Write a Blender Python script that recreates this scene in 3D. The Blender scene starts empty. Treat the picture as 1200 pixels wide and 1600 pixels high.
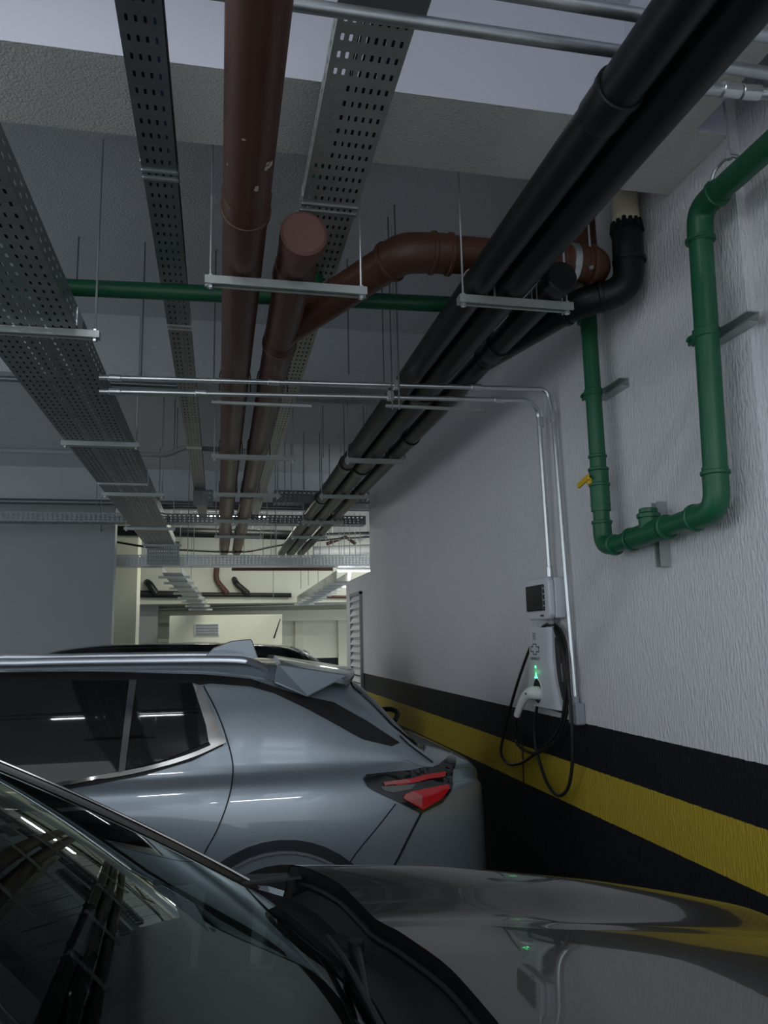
import bpy, bmesh, math, random
from mathutils import Vector, Matrix
from mathutils.bvhtree import BVHTree
from mathutils.geometry import delaunay_2d_cdt
random.seed(7)
sc = bpy.context.scene
COL = sc.collection
# ------------------------------------------------------------------ camera
F = 1200.0
CAM = Vector((0, 0, 1.72))
def _axes(yaw, pitch, roll):
    cy, sy, cp, sp = math.cos(yaw), math.sin(yaw), math.cos(pitch), math.sin(pitch)
    f = Vector((sy*cp, cy*cp, sp)); r = Vector((cy, -sy, 0)); u = r.cross(f)
    c, s = math.cos(roll), math.sin(roll)
    return c*r + s*u, -s*r + c*u, f
AR, AU, AF = _axes(math.radians(12.2), math.radians(9.2), math.radians(-1.2))
cd = bpy.data.cameras.new('camera'); cam = bpy.data.objects.new('camera', cd); COL.objects.link(cam)
m = Matrix.Identity(4)
for i in range(3):
    m[i][0] = AR[i]; m[i][1] = AU[i]; m[i][2] = -AF[i]; m[i][3] = CAM[i]
cam.matrix_world = m
cd.sensor_fit = 'HORIZONTAL'; cd.sensor_width = 36; cd.lens = 36; cd.clip_start = 0.02; cd.clip_end = 200
sc.camera = cam
# ------------------------------------------------------------------ world, exposure
w = bpy.data.worlds.new('world'); sc.world = w; w.use_nodes = True
bg = w.node_tree.nodes['Background']; bg.inputs[0].default_value = (0.84, 0.92, 1.0, 1); bg.inputs[1].default_value = 1.15
sc.view_settings.view_transform = 'Standard'; sc.view_settings.look = 'None'
sc.view_settings.gamma = 1; sc.view_settings.use_curve_mapping = False
sc.view_settings.exposure = 0.16
sc.cycles.use_denoising = True
sc.cycles.max_bounces = 8
# name, centre, length along, axis, power, colour, groups
LAMPS = [((-0.85, 0.75, 3.82), 1.2, 'x', 22.0, (0.90, 0.94, 1.0)),
         ((0.55, -1.1, 3.30), 1.2, 'x', 26.0, (0.86, 0.90, 1.0)),  # added lamp, hung low behind the viewer to brighten the near right wall
         ((-3.6, 4.0, 3.82), 1.2, 'x', 5.0, (0.92, 0.95, 1.0)),
         ((2.05, 11.6, 2.72), 0.6, 'x', 12.0, (1.0, 0.98, 0.86)),
         ((0.2, 13.4, 3.82), 1.2, 'x', 34.0, (1.0, 0.98, 0.80)),
         ((3.2, 14.2, 3.82), 1.2, 'y', 34.0, (1.0, 0.99, 0.86)),
         ((0.3, 11.4, 3.82), 1.2, 'x', 22.0, (1.0, 0.98, 0.80))]

# ------------------------------------------------------------------ helpers
def ray(px, py): return AF + (px-600)/F*AR - (py-800)/F*AU
def P(px, py, ax, v):
    d = ray(px, py); i = 'xyz'.index(ax); return CAM + d*((v-CAM[i])/d[i])

def tag(o, label=None, cat=None, group=None, kind=None):
    if label: o['label'] = label
    if cat: o['category'] = cat
    if group: o['group'] = group
    if kind: o['kind'] = kind
    return o
def empty(name, loc=(0, 0, 0), label=None, cat=None, group=None, kind=None):
    o = bpy.data.objects.new(name, None); COL.objects.link(o); o.location = loc; o.empty_display_size = .1
    return tag(o, label, cat, group, kind)

class MB:
    def __init__(s): s.v = []; s.f = []; s.mi = []
    def add(s, vs, fs, mi=0):
        b = len(s.v); s.v += [tuple(v) for v in vs]; s.f += [tuple(b+i for i in f) for f in fs]; s.mi += [mi]*len(fs); return s
    def box(s, c, d, mi=0, rot=None):
        vs = [Vector((x*d[0]/2, y*d[1]/2, z*d[2]/2)) for x in (-1, 1) for y in (-1, 1) for z in (-1, 1)]
        if rot is not None: vs = [rot @ v for v in vs]
        c = Vector(c)
        return s.add([v+c for v in vs], [(0, 1, 3, 2), (4, 6, 7, 5), (0, 4, 5, 1), (2, 3, 7, 6), (0, 2, 6, 4), (1, 5, 7, 3)], mi)
    def bb(s, a, b, mi=0):
        return s.box([(a[i]+b[i])/2 for i in range(3)], [abs(b[i]-a[i]) for i in range(3)], mi)
    def tube(s, pts, r, seg=12, caps=True, mi=0):
        pts = [Vector(p) for p in pts]; n = len(pts)
        rs = r if isinstance(r, (list, tuple)) else [r]*n
        T = []
        for i in range(n):
            a = (pts[i]-pts[i-1]).normalized() if i else None
            b = (pts[i+1]-pts[i]).normalized() if i < n-1 else None
            t = a if b is None else b if a is None else (a+b)
            if t.length < 1e-6: t = a
            T.append(t.normalized())
        up = Vector((0, 0, 1)) if abs(T[0].z) < .9 else Vector((1, 0, 0))
        nrm = (up - T[0]*up.dot(T[0])).normalized()
        vs = []
        for i in range(n):
            nrm = (nrm - T[i]*nrm.dot(T[i])); nrm.normalize()
            bn = T[i].cross(nrm)
            k = 1.0
            if 0 < i < n-1:
                c = (pts[i]-pts[i-1]).normalized().dot(T[i]); k = 1/max(c, .5)
            for j in range(seg):
                a = 2*math.pi*j/seg
                vs.append(pts[i] + (nrm*math.cos(a) + bn*math.sin(a))*rs[i])
        fs = [(i*seg+j, i*seg+(j+1) % seg, (i+1)*seg+(j+1) % seg, (i+1)*seg+j) for i in range(n-1) for j in range(seg)]
        if caps: fs += [tuple(reversed(range(seg))), tuple(range((n-1)*seg, n*seg))]
        return s.add(vs, fs, mi)
    def grid(s, rows, mi=0, close=False):
        nr, nc = len(rows), len(rows[0]); vs = [p for r_ in rows for p in r_]; fs = []
        for i in range(nr-1):
            for j in range(nc if close else nc-1):
                k = (j+1) % nc
                fs.append((i*nc+j, i*nc+k, (i+1)*nc+k, (i+1)*nc+j))
        return s.add(vs, fs, mi)
    def prism(s, poly, h0, h1, ax='y', mi=0):
        n = len(poly)
        def mk(a, b, h): return {'y': (a, h, b), 'x': (h, a, b), 'z': (a, b, h)}[ax]
        vs = [mk(a, b, h0) for a, b in poly] + [mk(a, b, h1) for a, b in poly]
        fs = [(i, (i+1) % n, n+(i+1) % n, n+i) for i in range(n)] + [tuple(reversed(range(n))), tuple(range(n, 2*n))]
        return s.add(vs, fs, mi)
    def build(s, name, mats, parent=None, smooth=False, bevel=0, solid=0, subsurf=0, fix=True):
        me = bpy.data.meshes.new(name); me.from_pydata(s.v, [], s.f)
        if not isinstance(mats, (list, tuple)): mats = [mats]
        for m_ in mats: me.materials.append(m_)
        me.polygons.foreach_set('material_index', s.mi)
        if fix:
            bm = bmesh.new(); bm.from_mesh(me); bmesh.ops.recalc_face_normals(bm, faces=bm.faces); bm.to_mesh(me); bm.free()
        if smooth:
            me.polygons.foreach_set('use_smooth', [True]*len(me.polygons))
            try: me.set_sharp_from_angle(angle=math.radians(smooth if smooth is not True else 40))
            except Exception: pass
        if smooth and solid:      # keep the thin rim from bending the shading of the sheet
            cnt = {}
            for p in me.polygons:
                for ek in p.edge_keys: cnt[ek] = cnt.get(ek, 0)+1
            for e_ in me.edges:
                if cnt.get(tuple(sorted(e_.vertices)), 0) == 1: e_.use_edge_sharp = True
        o = bpy.data.objects.new(name, me); COL.objects.link(o)
        if parent:
            o.parent = parent; o.matrix_parent_inverse = Matrix.Translation(parent.location).inverted() if parent.type == 'EMPTY' else Matrix.Identity(4)
        if solid:
            md = o.modifiers.new('s', 'SOLIDIFY'); md.thickness = solid; md.offset = 0
        if bevel:
            md = o.modifiers.new('b', 'BEVEL'); md.width = bevel; md.segments = 2; md.limit_method = 'ANGLE'
        if subsurf:
            md = o.modifiers.new('u', 'SUBSURF'); md.levels = md.render_levels = subsurf
        return o

def fillet(pts, r, n=6):
    pts = [Vector(p) for p in pts]; out = [pts[0]]
    for i in range(1, len(pts)-1):
        a = (pts[i-1]-pts[i]); b = (pts[i+1]-pts[i])
        rr = min(r, a.length*.49, b.length*.49)
        p0 = pts[i]+a.normalized()*rr; p2 = pts[i]+b.normalized()*rr
        for k in range(n+1):
            t = k/n; out.append(p0*(1-t)**2 + pts[i]*2*t*(1-t) + p2*t*t)
    out.append(pts[-1]); return out
def catmull(pts, n=6, closed=False):
    pts = [Vector(p) for p in pts]; N = len(pts); out = []
    for i in range(N if closed else N-1):
        if closed: a, b, c, d = pts[(i-1) % N], pts[i], pts[(i+1) % N], pts[(i+2) % N]
        else: a, b, c, d = pts[max(i-1, 0)], pts[i], pts[i+1], pts[min(i+2, N-1)]
        for k in range(n):
            t = k/n
            out.append(.5*((2*b) + (c-a)*t + (2*a-5*b+4*c-d)*t*t + (-a+3*b-3*c+d)*t**3))
    if not closed: out.append(pts[-1])
    return out
def interp(keys, x):
    if x <= keys[0][0]: return keys[0][1]
    for (a, va), (b, vb) in zip(keys, keys[1:]):
        if x <= b:
            t = (x-a)/(b-a); return va+(vb-va)*t
    return keys[-1][1]
def sinterp(keys, x):   # monotone-ish cubic
    n = len(keys)
    if x <= keys[0][0]: return keys[0][1]
    if x >= keys[-1][0]: return keys[-1][1]
    for i in range(n-1):
        if x <= keys[i+1][0]: break
    def sl(k):
        if k == 0 or k == n-1: 
            a, b = (0, 1) if k == 0 else (n-2, n-1); return (keys[b][1]-keys[a][1])/(keys[b][0]-keys[a][0])
        d0 = (keys[k][1]-keys[k-1][1])/(keys[k][0]-keys[k-1][0]); d1 = (keys[k+1][1]-keys[k][1])/(keys[k+1][0]-keys[k][0])
        return 0 if d0*d1 <= 0 else 2*d0*d1/(d0+d1)
    h = keys[i+1][0]-keys[i][0]; t = (x-keys[i][0])/h
    return (keys[i][1]*(1+2*t)*(1-t)**2 + sl(i)*h*t*(1-t)**2 + keys[i+1][1]*t*t*(3-2*t) + sl(i+1)*h*t*t*(t-1))

# ------------------------------------------------------------------ materials
def mat(name, col, rough=.5, metal=0, coat=0, bump=0, bscale=40, bstretch=(1, 1, 1), var=0, vscale=3, emit=None, spec=.5, coat_rough=.03):
    m = bpy.data.materials.new(name); m.use_nodes = True; nt = m.node_tree; b = nt.nodes['Principled BSDF']
    b.inputs['Base Color'].default_value = (*col, 1); b.inputs['Roughness'].default_value = rough; b.inputs['Metallic'].default_value = metal
    b.inputs['Coat Weight'].default_value = coat; b.inputs['Coat Roughness'].default_value = coat_rough
    b.inputs['Specular IOR Level'].default_value = spec
    tc = nt.nodes.new('ShaderNodeTexCoord')
    if var:
        n = nt.nodes.new('ShaderNodeTexNoise'); n.inputs['Scale'].default_value = vscale; n.inputs['Detail'].default_value = 6
        nt.links.new(tc.outputs['Object'], n.inputs['Vector'])
        mx = nt.nodes.new('ShaderNodeMix'); mx.data_type = 'RGBA'
        mx.inputs[6].default_value = (*[c*(1-var) for c in col], 1); mx.inputs[7].default_value = (*[min(1, c*(1+var)) for c in col], 1)
        nt.links.new(n.outputs[0], mx.inputs[0]); nt.links.new(mx.outputs[2], b.inputs['Base Color'])
    if bump:
        mp = nt.nodes.new('ShaderNodeMapping'); mp.inputs['Scale'].default_value = bstretch
        n = nt.nodes.new('ShaderNodeTexNoise'); n.inputs['Scale'].default_value = bscale; n.inputs['Detail'].default_value = 4
        bp = nt.nodes.new('ShaderNodeBump'); bp.inputs['Strength'].default_value = bump; bp.inputs['Distance'].default_value = .01
        nt.links.new(tc.outputs['Object'], mp.inputs[0]); nt.links.new(mp.outputs[0], n.inputs['Vector'])
        nt.links.new(n.outputs[0], bp.inputs['Height']); nt.links.new(bp.outputs[0], b.inputs['Normal'])
    if emit:
        b.inputs['Emission Color'].default_value = (*emit[0], 1); b.inputs['Emission Strength'].default_value = emit[1]
    return m
def striped_wall(name, base, stripes=True, bump=1.0, bscale=88, stretch=(1, 1, .30)):
    m = mat(name, base, .62, bump=bump, bscale=bscale, bstretch=stretch, var=.05, vscale=2.2)
    if not stripes: return m
    nt = m.node_tree; b = nt.nodes['Principled BSDF']
    src = [l for l in nt.links if l.to_socket == b.inputs['Base Color']][0].from_socket
    tc = [n for n in nt.nodes if n.type == 'TEX_COORD'][0]
    sx = nt.nodes.new('ShaderNodeSeparateXYZ'); nt.links.new(tc.outputs['Object'], sx.inputs[0])
    n = nt.nodes.new('ShaderNodeTexNoise'); n.inputs['Scale'].default_value = 25; nt.links.new(tc.outputs['Object'], n.inputs['Vector'])
    ma = nt.nodes.new('ShaderNodeMath'); ma.operation = 'MULTIPLY_ADD'; ma.inputs[1].default_value = .006
    nt.links.new(n.outputs[0], ma.inputs[0]); nt.links.new(sx.outputs[2], ma.inputs[2])
    b.inputs['Specular IOR Level'].default_value = .25
    for z, c in ((1.285, (.006, .008, .012)), (1.077, (.46, .34, .03)), (.867, (.006, .008, .012))):
        lt = nt.nodes.new('ShaderNodeMath'); lt.operation = 'LESS_THAN'; lt.inputs[1].default_value = z; nt.links.new(ma.outputs[0], lt.inputs[0])
        mx = nt.nodes.new('ShaderNodeMix'); mx.data_type = 'RGBA'; nt.links.new(lt.outputs[0], mx.inputs[0])
        nt.links.new(src, mx.inputs[6]); mx.inputs[7].default_value = (*c, 1); src = mx.outputs[2]
    nt.links.new(src, b.inputs['Base Color'])
    return m
M = {}
M['wall'] = striped_wall('wall_paint', (.68, .68, .70))
M['wallfar'] = striped_wall('far_wall_warm_tint', (.66, .67, .58), bump=.1)  # wall paint again, with the far bay's warm light put into its colour
M['plain'] = mat('smooth_grey_paint', (.34, .36, .37), .6, bump=.05, bscale=60, var=.05)
M['ceil'] = mat('ceiling_paint', (.56, .58, .60), .85, bump=.55, bscale=110, var=.05, vscale=1.5)
M['beamface'] = mat('beam_paint', (.62, .62, .70), .7, bump=.08, bscale=70, var=.03)
M['soffit'] = mat('textured_beam_paint', (.80, .80, .76), .8, bump=.9, bscale=130, var=.04)
M['floor'] = mat('concrete_floor', (.34, .34, .34), .45, bump=.05, bscale=20, var=.15, vscale=2)
M['galv'] = mat('galvanised_steel', (.50, .53, .55), .38, .9, bump=.04, bscale=60, var=.22, vscale=16)
M['galvb'] = mat('bright_zinc_steel', (.66, .69, .70), .30, .9, var=.12, vscale=25)
M['tray'] = mat('dull_perforated_steel', (.26, .28, .29), .45, .75, var=.3, vscale=9)
M['trayw'] = mat('pale_perforated_steel', (.42, .44, .41), .5, .6, var=.2, vscale=9)
M['rod'] = mat('threaded_rod_steel', (.22, .24, .25), .4, .8)
M['rodw'] = mat('bright_rod_steel', (.55, .58, .6), .35, .8)
M['brown'] = mat('brown_paint', (.080, .031, .017), .42, 0, bump=.03, bscale=30, var=.2, vscale=5)
M['cap'] = mat('brown_cap_paint', (.125, .055, .045), .6, 0, var=.12, vscale=8)
M['black'] = mat('black_paint', (.006, .009, .009), .42, 0, spec=.32, bump=.03, bscale=25, var=.25, vscale=6)
M['green'] = mat('green_paint', (.010, .105, .048), .42, 0, bump=.04, bscale=30, var=.15, vscale=5)
M['cream'] = mat('cream_pvc', (.56, .50, .36), .5, var=.08)
M['yellow'] = mat('yellow_plastic', (.62, .42, .02), .45)
M['strut'] = mat('zinc_strut', (.42, .45, .44), .42, .6, var=.15, vscale=30)
M['whitep'] = mat('white_plastic', (.62, .64, .67), .4)
M['whitepl'] = mat('plug_white_plastic', (.74, .76, .74), .35)
M['greyp'] = mat('grey_plastic', (.30, .32, .35), .5)
M['blackp'] = mat('black_plastic', (.010, .011, .013), .45)
M['rubber'] = mat('black_rubber', (.011, .012, .013), .5)
M['smoke'] = mat('smoked_plastic', (.006, .007, .008), .12, spec=.3)
M['led'] = mat('green_led', (.1, .9, .3), .4, emit=((.05, 1, .25), 5))
M['print'] = mat('grey_print', (.05, .055, .06), .6)
M['label'] = mat('silver_sticker', (.45, .48, .5), .4, .3)
M['tubeL'] = mat('lamp_tube', (1, 1, 1), .4, emit=((.95, .98, 1), 14))
M['lampb'] = mat('lamp_body', (.7, .7, .7), .5)
M['suv'] = mat('grey_blue_car_paint', (.30, .35, .385), .34, .5, coat=1, var=0)
M['dark'] = mat('dark_grey_car_paint', (.052, .049, .047), .25, .35, coat=1)
M['darkbg'] = mat('black_car_paint', (.008, .010, .011), .25, .3, coat=1)
M['glassb'] = mat('privacy_glass', (.004, .005, .006), .03, 0, spec=.55)
M['chrome'] = mat('chrome', (.72, .70, .66), .12, 1)
M['rail'] = mat('satin_silver', (.62, .65, .70), .25, .8)
M['gap'] = mat('panel_gap', (.004, .004, .005), .6)
M['clad'] = mat('gloss_cladding', (.05, .058, .066), .25, .3, coat=1)
M['red'] = mat('red_lens', (.60, .012, .018), .12, coat=1)
M['pink'] = mat('pale_red_lens', (.52, .13, .12), .15, coat=1)
M['lens'] = mat('smoked_lens', (.012, .013, .013), .06, coat=1)
M['lensg'] = mat('clear_lens', (.13, .14, .12), .1, coat=1)
M['tyre'] = mat('tyre_rubber', (.012, .012, .013), .7)
M['alloy'] = mat('alloy', (.25, .26, .28), .3, .9)
M['seat'] = mat('dark_upholstery', (.018, .018, .02), .8, bump=.1, bscale=200)
M['dash'] = mat('dash_plastic', (.012, .013, .014), .55, bump=.08, bscale=300)
M['dashs'] = mat('satin_dash_trim', (.16, .18, .20), .3, .6)
M['screen'] = mat('screen_glass', (.010, .013, .016), .08, coat=1)
M['cblue'] = mat('blue_cable', (.01, .06, .16), .5)
M['cgreen'] = mat('green_cable', (.01, .10, .05), .5)
M['cblack'] = mat('black_cable', (.008, .008, .009), .55)
M['cream2'] = mat('cream_partition', (.62, .63, .52), .6)
M['rust'] = mat('rust_brown_paint', (.085, .035, .027), .6)
def glassmat(name, tint, fac=.0):
    m = bpy.data.materials.new(name); m.use_nodes = True; nt = m.node_tree
    for n in list(nt.nodes):
        if n.type == 'BSDF_PRINCIPLED': nt.nodes.remove(n)
    out = [n for n in nt.nodes if n.type == 'OUTPUT_MATERIAL'][0]
    tr = nt.nodes.new('ShaderNodeBsdfTransparent'); tr.inputs[0].default_value = (*tint, 1)
    gl = nt.nodes.new('ShaderNodeBsdfGlossy'); gl.inputs['Roughness'].default_value = .015; gl.inputs[0].default_value = (.9, 1, .95, 1)
    fr = nt.nodes.new('ShaderNodeFresnel'); fr.inputs[0].default_value = 1.5
    ad = nt.nodes.new('ShaderNodeMath'); ad.operation = 'ADD'; ad.inputs[1].default_value = fac
    mx = nt.nodes.new('ShaderNodeMixShader')
    nt.links.new(fr.outputs[0], ad.inputs[0]); nt.links.new(ad.outputs[0], mx.inputs[0])
    nt.links.new(tr.outputs[0], mx.inputs[1]); nt.links.new(gl.outputs[0], mx.inputs[2]); nt.links.new(mx.outputs[0], out.inputs[0])
    return m
M['wind'] = glassmat('windshield_glass', (.42, .48, .45), .05)
M['sideg'] = glassmat('tinted_side_glass', (.10, .12, .12), .02)

# ------------------------------------------------------------------ building shell
XW = 1.75; ZB = 3.45; ZS = 3.88
def struct(name, mb, m, label=None, **k):
    o = mb.build(name, m, **k); return tag(o, label, None, None, 'structure')
struct('floor', MB().bb((-9, -12, -.15), (6.5, 19, 0)), M['floor'])
struct('floor_bounce', MB().bb((-14, -16, -.01), (8, -1.9, .01)), mat('pale_bounce_ground', (.72, .72, .70), .8, var=.08))  # unseen pale ground added to bounce daylight up onto the beam undersides
struct('ceiling', MB().bb((-9, -1.9, ZS), (6.5, 19, ZS+.2)), M['ceil'])
struct('wall_right', MB().bb((XW, 2.16, 0), (XW+.25, 8.95, ZS)).bb((XW+.035, -7, 0), (XW+.25, 2.16, ZS)), M['wall'])
struct('wall_right_low', MB().bb((XW, 8.95, 0), (XW+.25, 10.72, 2.485)), M['wall'])
struct('wall_far', MB().bb((-9, 17, 0), (6.5, 17.2, ZS)), M['wallfar'])
struct('wall_left', MB().bb((-9, 10.0, 0), (-1.28, 10.2, ZB)), M['plain'])
struct('wall_side_far', MB().bb((-1.62, 12.0, 0), (-1.20, 12.5, ZS)), M['cream2'])
struct('wall_far_left', MB().bb((-1.9, 15.2, 0), (-1.64, 15.75, ZS)).bb((-4, 16.2, 0), (-1.2, 16.4, 2.5)), M['plain'])
def beam(name, a, b):
    mb = MB().bb(a, b, 0); mb.mi[-6:] = [0]*6
    o = mb.build(name, [M['beamface'], M['soffit']]); tag(o, kind='structure')
    for p in o.data.polygons:
        if p.normal.z < -.9: p.material_index = 1
    return o
beam('trim_1', (-9, 2.16, ZB), (XW, 2.54, ZS))
beam('trim_2', (1.37, -1.9, ZB), (1.615, 2.16, ZS))
o = beam('trim_3', (-9, 5.12, ZB), (XW, 5.5, ZS)); o.data.materials[0] = M['ceil']; o.data.materials[1] = M['ceil']
o = beam('trim_4', (-9, 9.97, 3.42), (6.5, 10.35, ZS)); o.data.materials[0] = M['ceil']; o.data.materials[1] = M['ceil']
struct('trim_5', MB().bb((-1.4, 16.72, 2.09), (6.5, 17, 2.32)), M['cream2'])
struct('trim_9', MB().bb((-1.9, 15.8, 2.44), (6.5, 17, ZS)), M['wallfar'])
for i, (a, b) in enumerate(((389, 395), (461, 468), (528, 537))):
    x0 = P(a, 970, 'y', 16.95).x; x1 = P(b, 970, 'y', 16.95).x
    struct('trim_%d' % (6+i), MB().bb((x0, 16.93, 0), (x1+.06, 17, 2.09)), M['cream2'])
# louvred window low wall
wl = empty('window_1', (XW, 9.85, 1.6), kind='structure')
fr = MB()
for a, b in (((9.48, .93), (9.52, 2.28)), ((10.20, .93), (10.24, 2.28)), ((9.48, .90), (10.24, .94)), ((9.48, 2.25), (10.24, 2.29))):
    fr.bb((XW-.035, a[0], a[1]), (XW+.01, b[0], b[1]))
fr.build('window_frame', M['plain'], wl)
sl = MB()
for k in range(14):
    z = .98+k*.092
    sl.box((XW-.02, 9.86, z+.03), (.012, .70, .075), rot=Matrix.Rotation(math.radians(28), 3, 'Y'))
sl.build('slat', M['whitep'], wl)

# ------------------------------------------------------------------ lamps
for i, (c, L, ax, pw, col) in enumerate(LAMPS):
    far = c[1] > 10
    labels = ['white tube lamp on the ceiling above the wide left cable tray, out of frame', 'white tube lamp added behind the viewer to brighten the right wall',
              'white tube lamp on the ceiling far to the left', 'glowing tube lamp hanging just past the end of the right wall',
              'tube lamp on the ceiling of the bright far bay, centre', 'tube lamp on the ceiling of the bright far bay, right side', 'tube lamp on the ceiling just past the far beam']
    t = empty('tube_lamp', c, labels[i], 'ceiling light')
    d = (L, .09, .05) if ax == 'x' else (.09, L, .05)
    MB().box((c[0], c[1], c[2]+.035), d).build('lamp_housing', M['lampb'], t, bevel=.01)
    dv = Vector((L/2-.02, 0, 0)) if ax == 'x' else Vector((0, L/2-.02, 0))
    MB().tube([Vector(c)-dv, Vector(c)+dv], .014, 10).build('lamp_tube', M['tubeL'], t, smooth=True)
    ld = bpy.data.lights.new('lamp_light', 'AREA'); ld.shape = 'RECTANGLE'; ld.size = L; ld.size_y = .05; ld.energy = pw; ld.color = col
    lo = bpy.data.objects.new('lamp_light', ld); COL.objects.link(lo); lo.location = (c[0], c[1], c[2]-.03)
    if ax == 'y': lo.rotation_euler = (0, 0, math.pi/2)
    lo.parent = t; lo.matrix_parent_inverse = Matrix.Translation(t.location).inverted()
    if c[2] < 3.6:      # a hanging bare tube also shines upwards
        lu = lo.copy(); lu.data = ld.copy(); lu.data.energy = pw*.6; COL.objects.link(lu); lu.location = (c[0], c[1], c[2]+.075); lu.rotation_euler = (math.pi, 0, 0)
        lu.parent = t; lu.matrix_parent_inverse = Matrix.Translation(t.location).inverted()
    if c[2] < 3.6:
        for s in (-1, 1):
            p = Vector(c)+dv*s*.8; MB().tube([p+Vector((0, 0, .05)), (p.x, p.y, ZS)], .003, 6).build('lamp_rod', M['rod'], t)

# ------------------------------------------------------------------ cable trays
def slot_sheet(mb, O, U, V, nu, nv, pu, pv, su, sv, u0=0, v0=0, Lu=None, Lv=None, mi=0):
    """sheet spanning O + U*Lu + V*Lv with slots (half sizes su, sv) on a pitch"""
    O, U, V = Vector(O), Vector(U), Vector(V)
    Lu = Lu or nu*pu; Lv = Lv or nv*pv
    eu = (Lu-nu*pu)/2; ev = (Lv-nv*pv)/2
    def q(a, b, c, d):
        mb.add([O+U*a+V*b, O+U*c+V*b, O+U*c+V*d, O+U*a+V*d], [(0, 1, 2, 3)], mi)
    if eu > 1e-4: q(0, 0, eu, Lv); q(Lu-eu, 0, Lu, Lv)
    if ev > 1e-4: q(eu, 0, Lu-eu, ev); q(eu, Lv-ev, Lu-eu, Lv)
    for i in range(nu):
        for j in range(nv):
            a = eu+i*pu; b = ev+j*pv; cu = a+pu/2; cv = b+pv/2
            outer = [(a, b), (a+pu, b), (a+pu, b+pv), (a, b+pv)]
            k = min(su, sv)*.5
            inner = [(cu-su+k, cv-sv), (cu+su-k, cv-sv), (cu+su, cv-sv+k), (cu+su, cv+sv-k), (cu+su-k, cv+sv), (cu-su+k, cv+sv), (cu-su, cv+sv-k), (cu-su, cv-sv+k)]
            vs = [O+U*x+V*y for x, y in outer+inner]
            mb.add(vs, [(0, 1, 5, 4), (1, 6, 5), (1, 2, 7, 6), (2, 8, 7), (2, 3, 9, 8), (3, 10, 9), (3, 0, 11, 10), (0, 4, 11)], mi)
def tray(name, label, start, L, ax, width, z, side, cols, pitch, su, sv, m, rows_side=1, joints=(), group=None, z1=None, solid=True):
    """start = (low x or y corner); runs along ax for L"""
    z1 = z if z1 is None else z1
    t = empty(name, (start[0], start[1], z), label, 'cable tray', group)
    D = Vector((0, L, z1-z)) if ax == 'y' else Vector((L, 0, z1-z)); Ln = D.length; D.normalize()
    Wd = Vector((1, 0, 0)) if ax == 'y' else Vector((0, 1, 0))
    O = Vector((start[0], start[1], z)); nu = int(Ln/pitch)
    mb = MB(); slot_sheet(mb, O, D, Wd, nu, cols, pitch, (width-.02)/cols, su, sv, Lu=Ln, Lv=width)
    mb.build('tray_bottom', m, t, fix=False)
    for s in (0, 1):
        mb = MB(); o_ = O+Wd*width*s
        slot_sheet(mb, o_, D, Vector((0, 0, 1)), nu, rows_side, pitch, (side-.02)/max(rows_side, 1), su, min(sv, (side-.02)/max(rows_side, 1)*.3), Lu=Ln, Lv=side)
        inn = Wd*(.012 if s == 0 else -.012)
        mb.add([o_+Vector((0, 0, side)), o_+D*Ln+Vector((0, 0, side)), o_+D*Ln+inn+Vector((0, 0, side)), o_+inn+Vector((0, 0, side))], [(0, 1, 2, 3)])
        r_ = mb.build('side_rail', m, t, fix=False)
    for j in joints:
        p = O+D*j
        a = p-Wd*.002-Vector((0, 0, .002)); mb = MB()
        for sgn in (-1, 1):
            c = p+D*sgn*.0+Wd*width/2
            if ax == 'y': mb.box((c.x, c.y+sgn*.022, c.z-.002), (width+.006, .012, .006)); 
            else: mb.box((c.x+sgn*.022, c.y, c.z-.002), (.012, width+.006, .006))
        for s in (-1, 1):
            c = p+Wd*(width/2+s*(width/2+.002))
            if ax == 'y': mb.box((c.x, c.y, c.z+side/2), (.004, .12, side*.8))
            else: mb.box((c.x, c.y, c.z+side/2), (.12, .004, side*.8))
        mb.build('joint_plate', M['galvb'], t)
    return t
tray('cable_tray', 'wide perforated steel cable tray running away along the left, widest of the trays', (-.98, -1.4), 12.15, 'y', .39, 3.0, .10, 12, .066, .0125, .0045, M['tray'], 2, (4.65, 7.9, 10.5))
tray('cable_tray', 'narrow perforated steel cable tray between the wide left tray and the brown pipes', (-.275, -1.4), 11.7, 'y', .115, 3.3, .055, 4, .068, .0115, .0040, M['tray'], 1, (3.92, 5.25, 7.8))
tray('cable_tray', 'medium perforated steel cable tray above the brown pipe with the round end cap', (.28, -1.4), 11.7, 'y', .205, 3.3, .06, 8, .064, .0120, .0045, M['trayw'], 1, (4.03, 6.0, 8.0))
# cover piece over tray 3 near camera
o = MB().bb((.27, 1.30, 3.288), (.50, 1.70, 3.296)).build('cover_plate', M['tray']); tag(o, 'dark plain cover plate under the medium tray at the top edge of the picture', 'cover plate')
# cross trays
tray('cable_tray', 'pale perforated cable tray crossing the whole view low in front of the bright bay', (-6.0, 11.0), 10.0, 'x', .30, 2.745, .155, 4, .05, .013, .010, M['galv'], 4, (), 'cross trays')
tray('cable_tray', 'dark perforated cable tray crossing from the left wall, upper of the crossing trays', (-6.0, 8.9), 7.7, 'x', .20, 3.04, .105, 4, .05, .013, .008, M['tray'], 3, (), 'cross trays')
pa = P(428, 785, 'y', 8.4); pb = P(530, 785, 'y', 8.4)
tray('cable_tray', 'short dark perforated tray crossing between the medium tray and the black pipes', (pa.x, 8.4), pb.x-pa.x+.35, 'x', .20, pa.z, .14, 4, .05, .013, .008, M['tray'], 3)
# drop box of the wide tray onto the crossing tray
mb = MB()
slot_sheet(mb, (-.96, 10.78, 2.74), (1, 0, 0), (0, 0, 1), 12, 6, .0315, .05, .006, .010, Lu=.42, Lv=.32)
o = mb.build('tray_drop_panel', M['tray'], solid=.004); tag(o, 'dark perforated drop panel where the wide left tray meets the crossing tray', 'tray panel')
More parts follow.
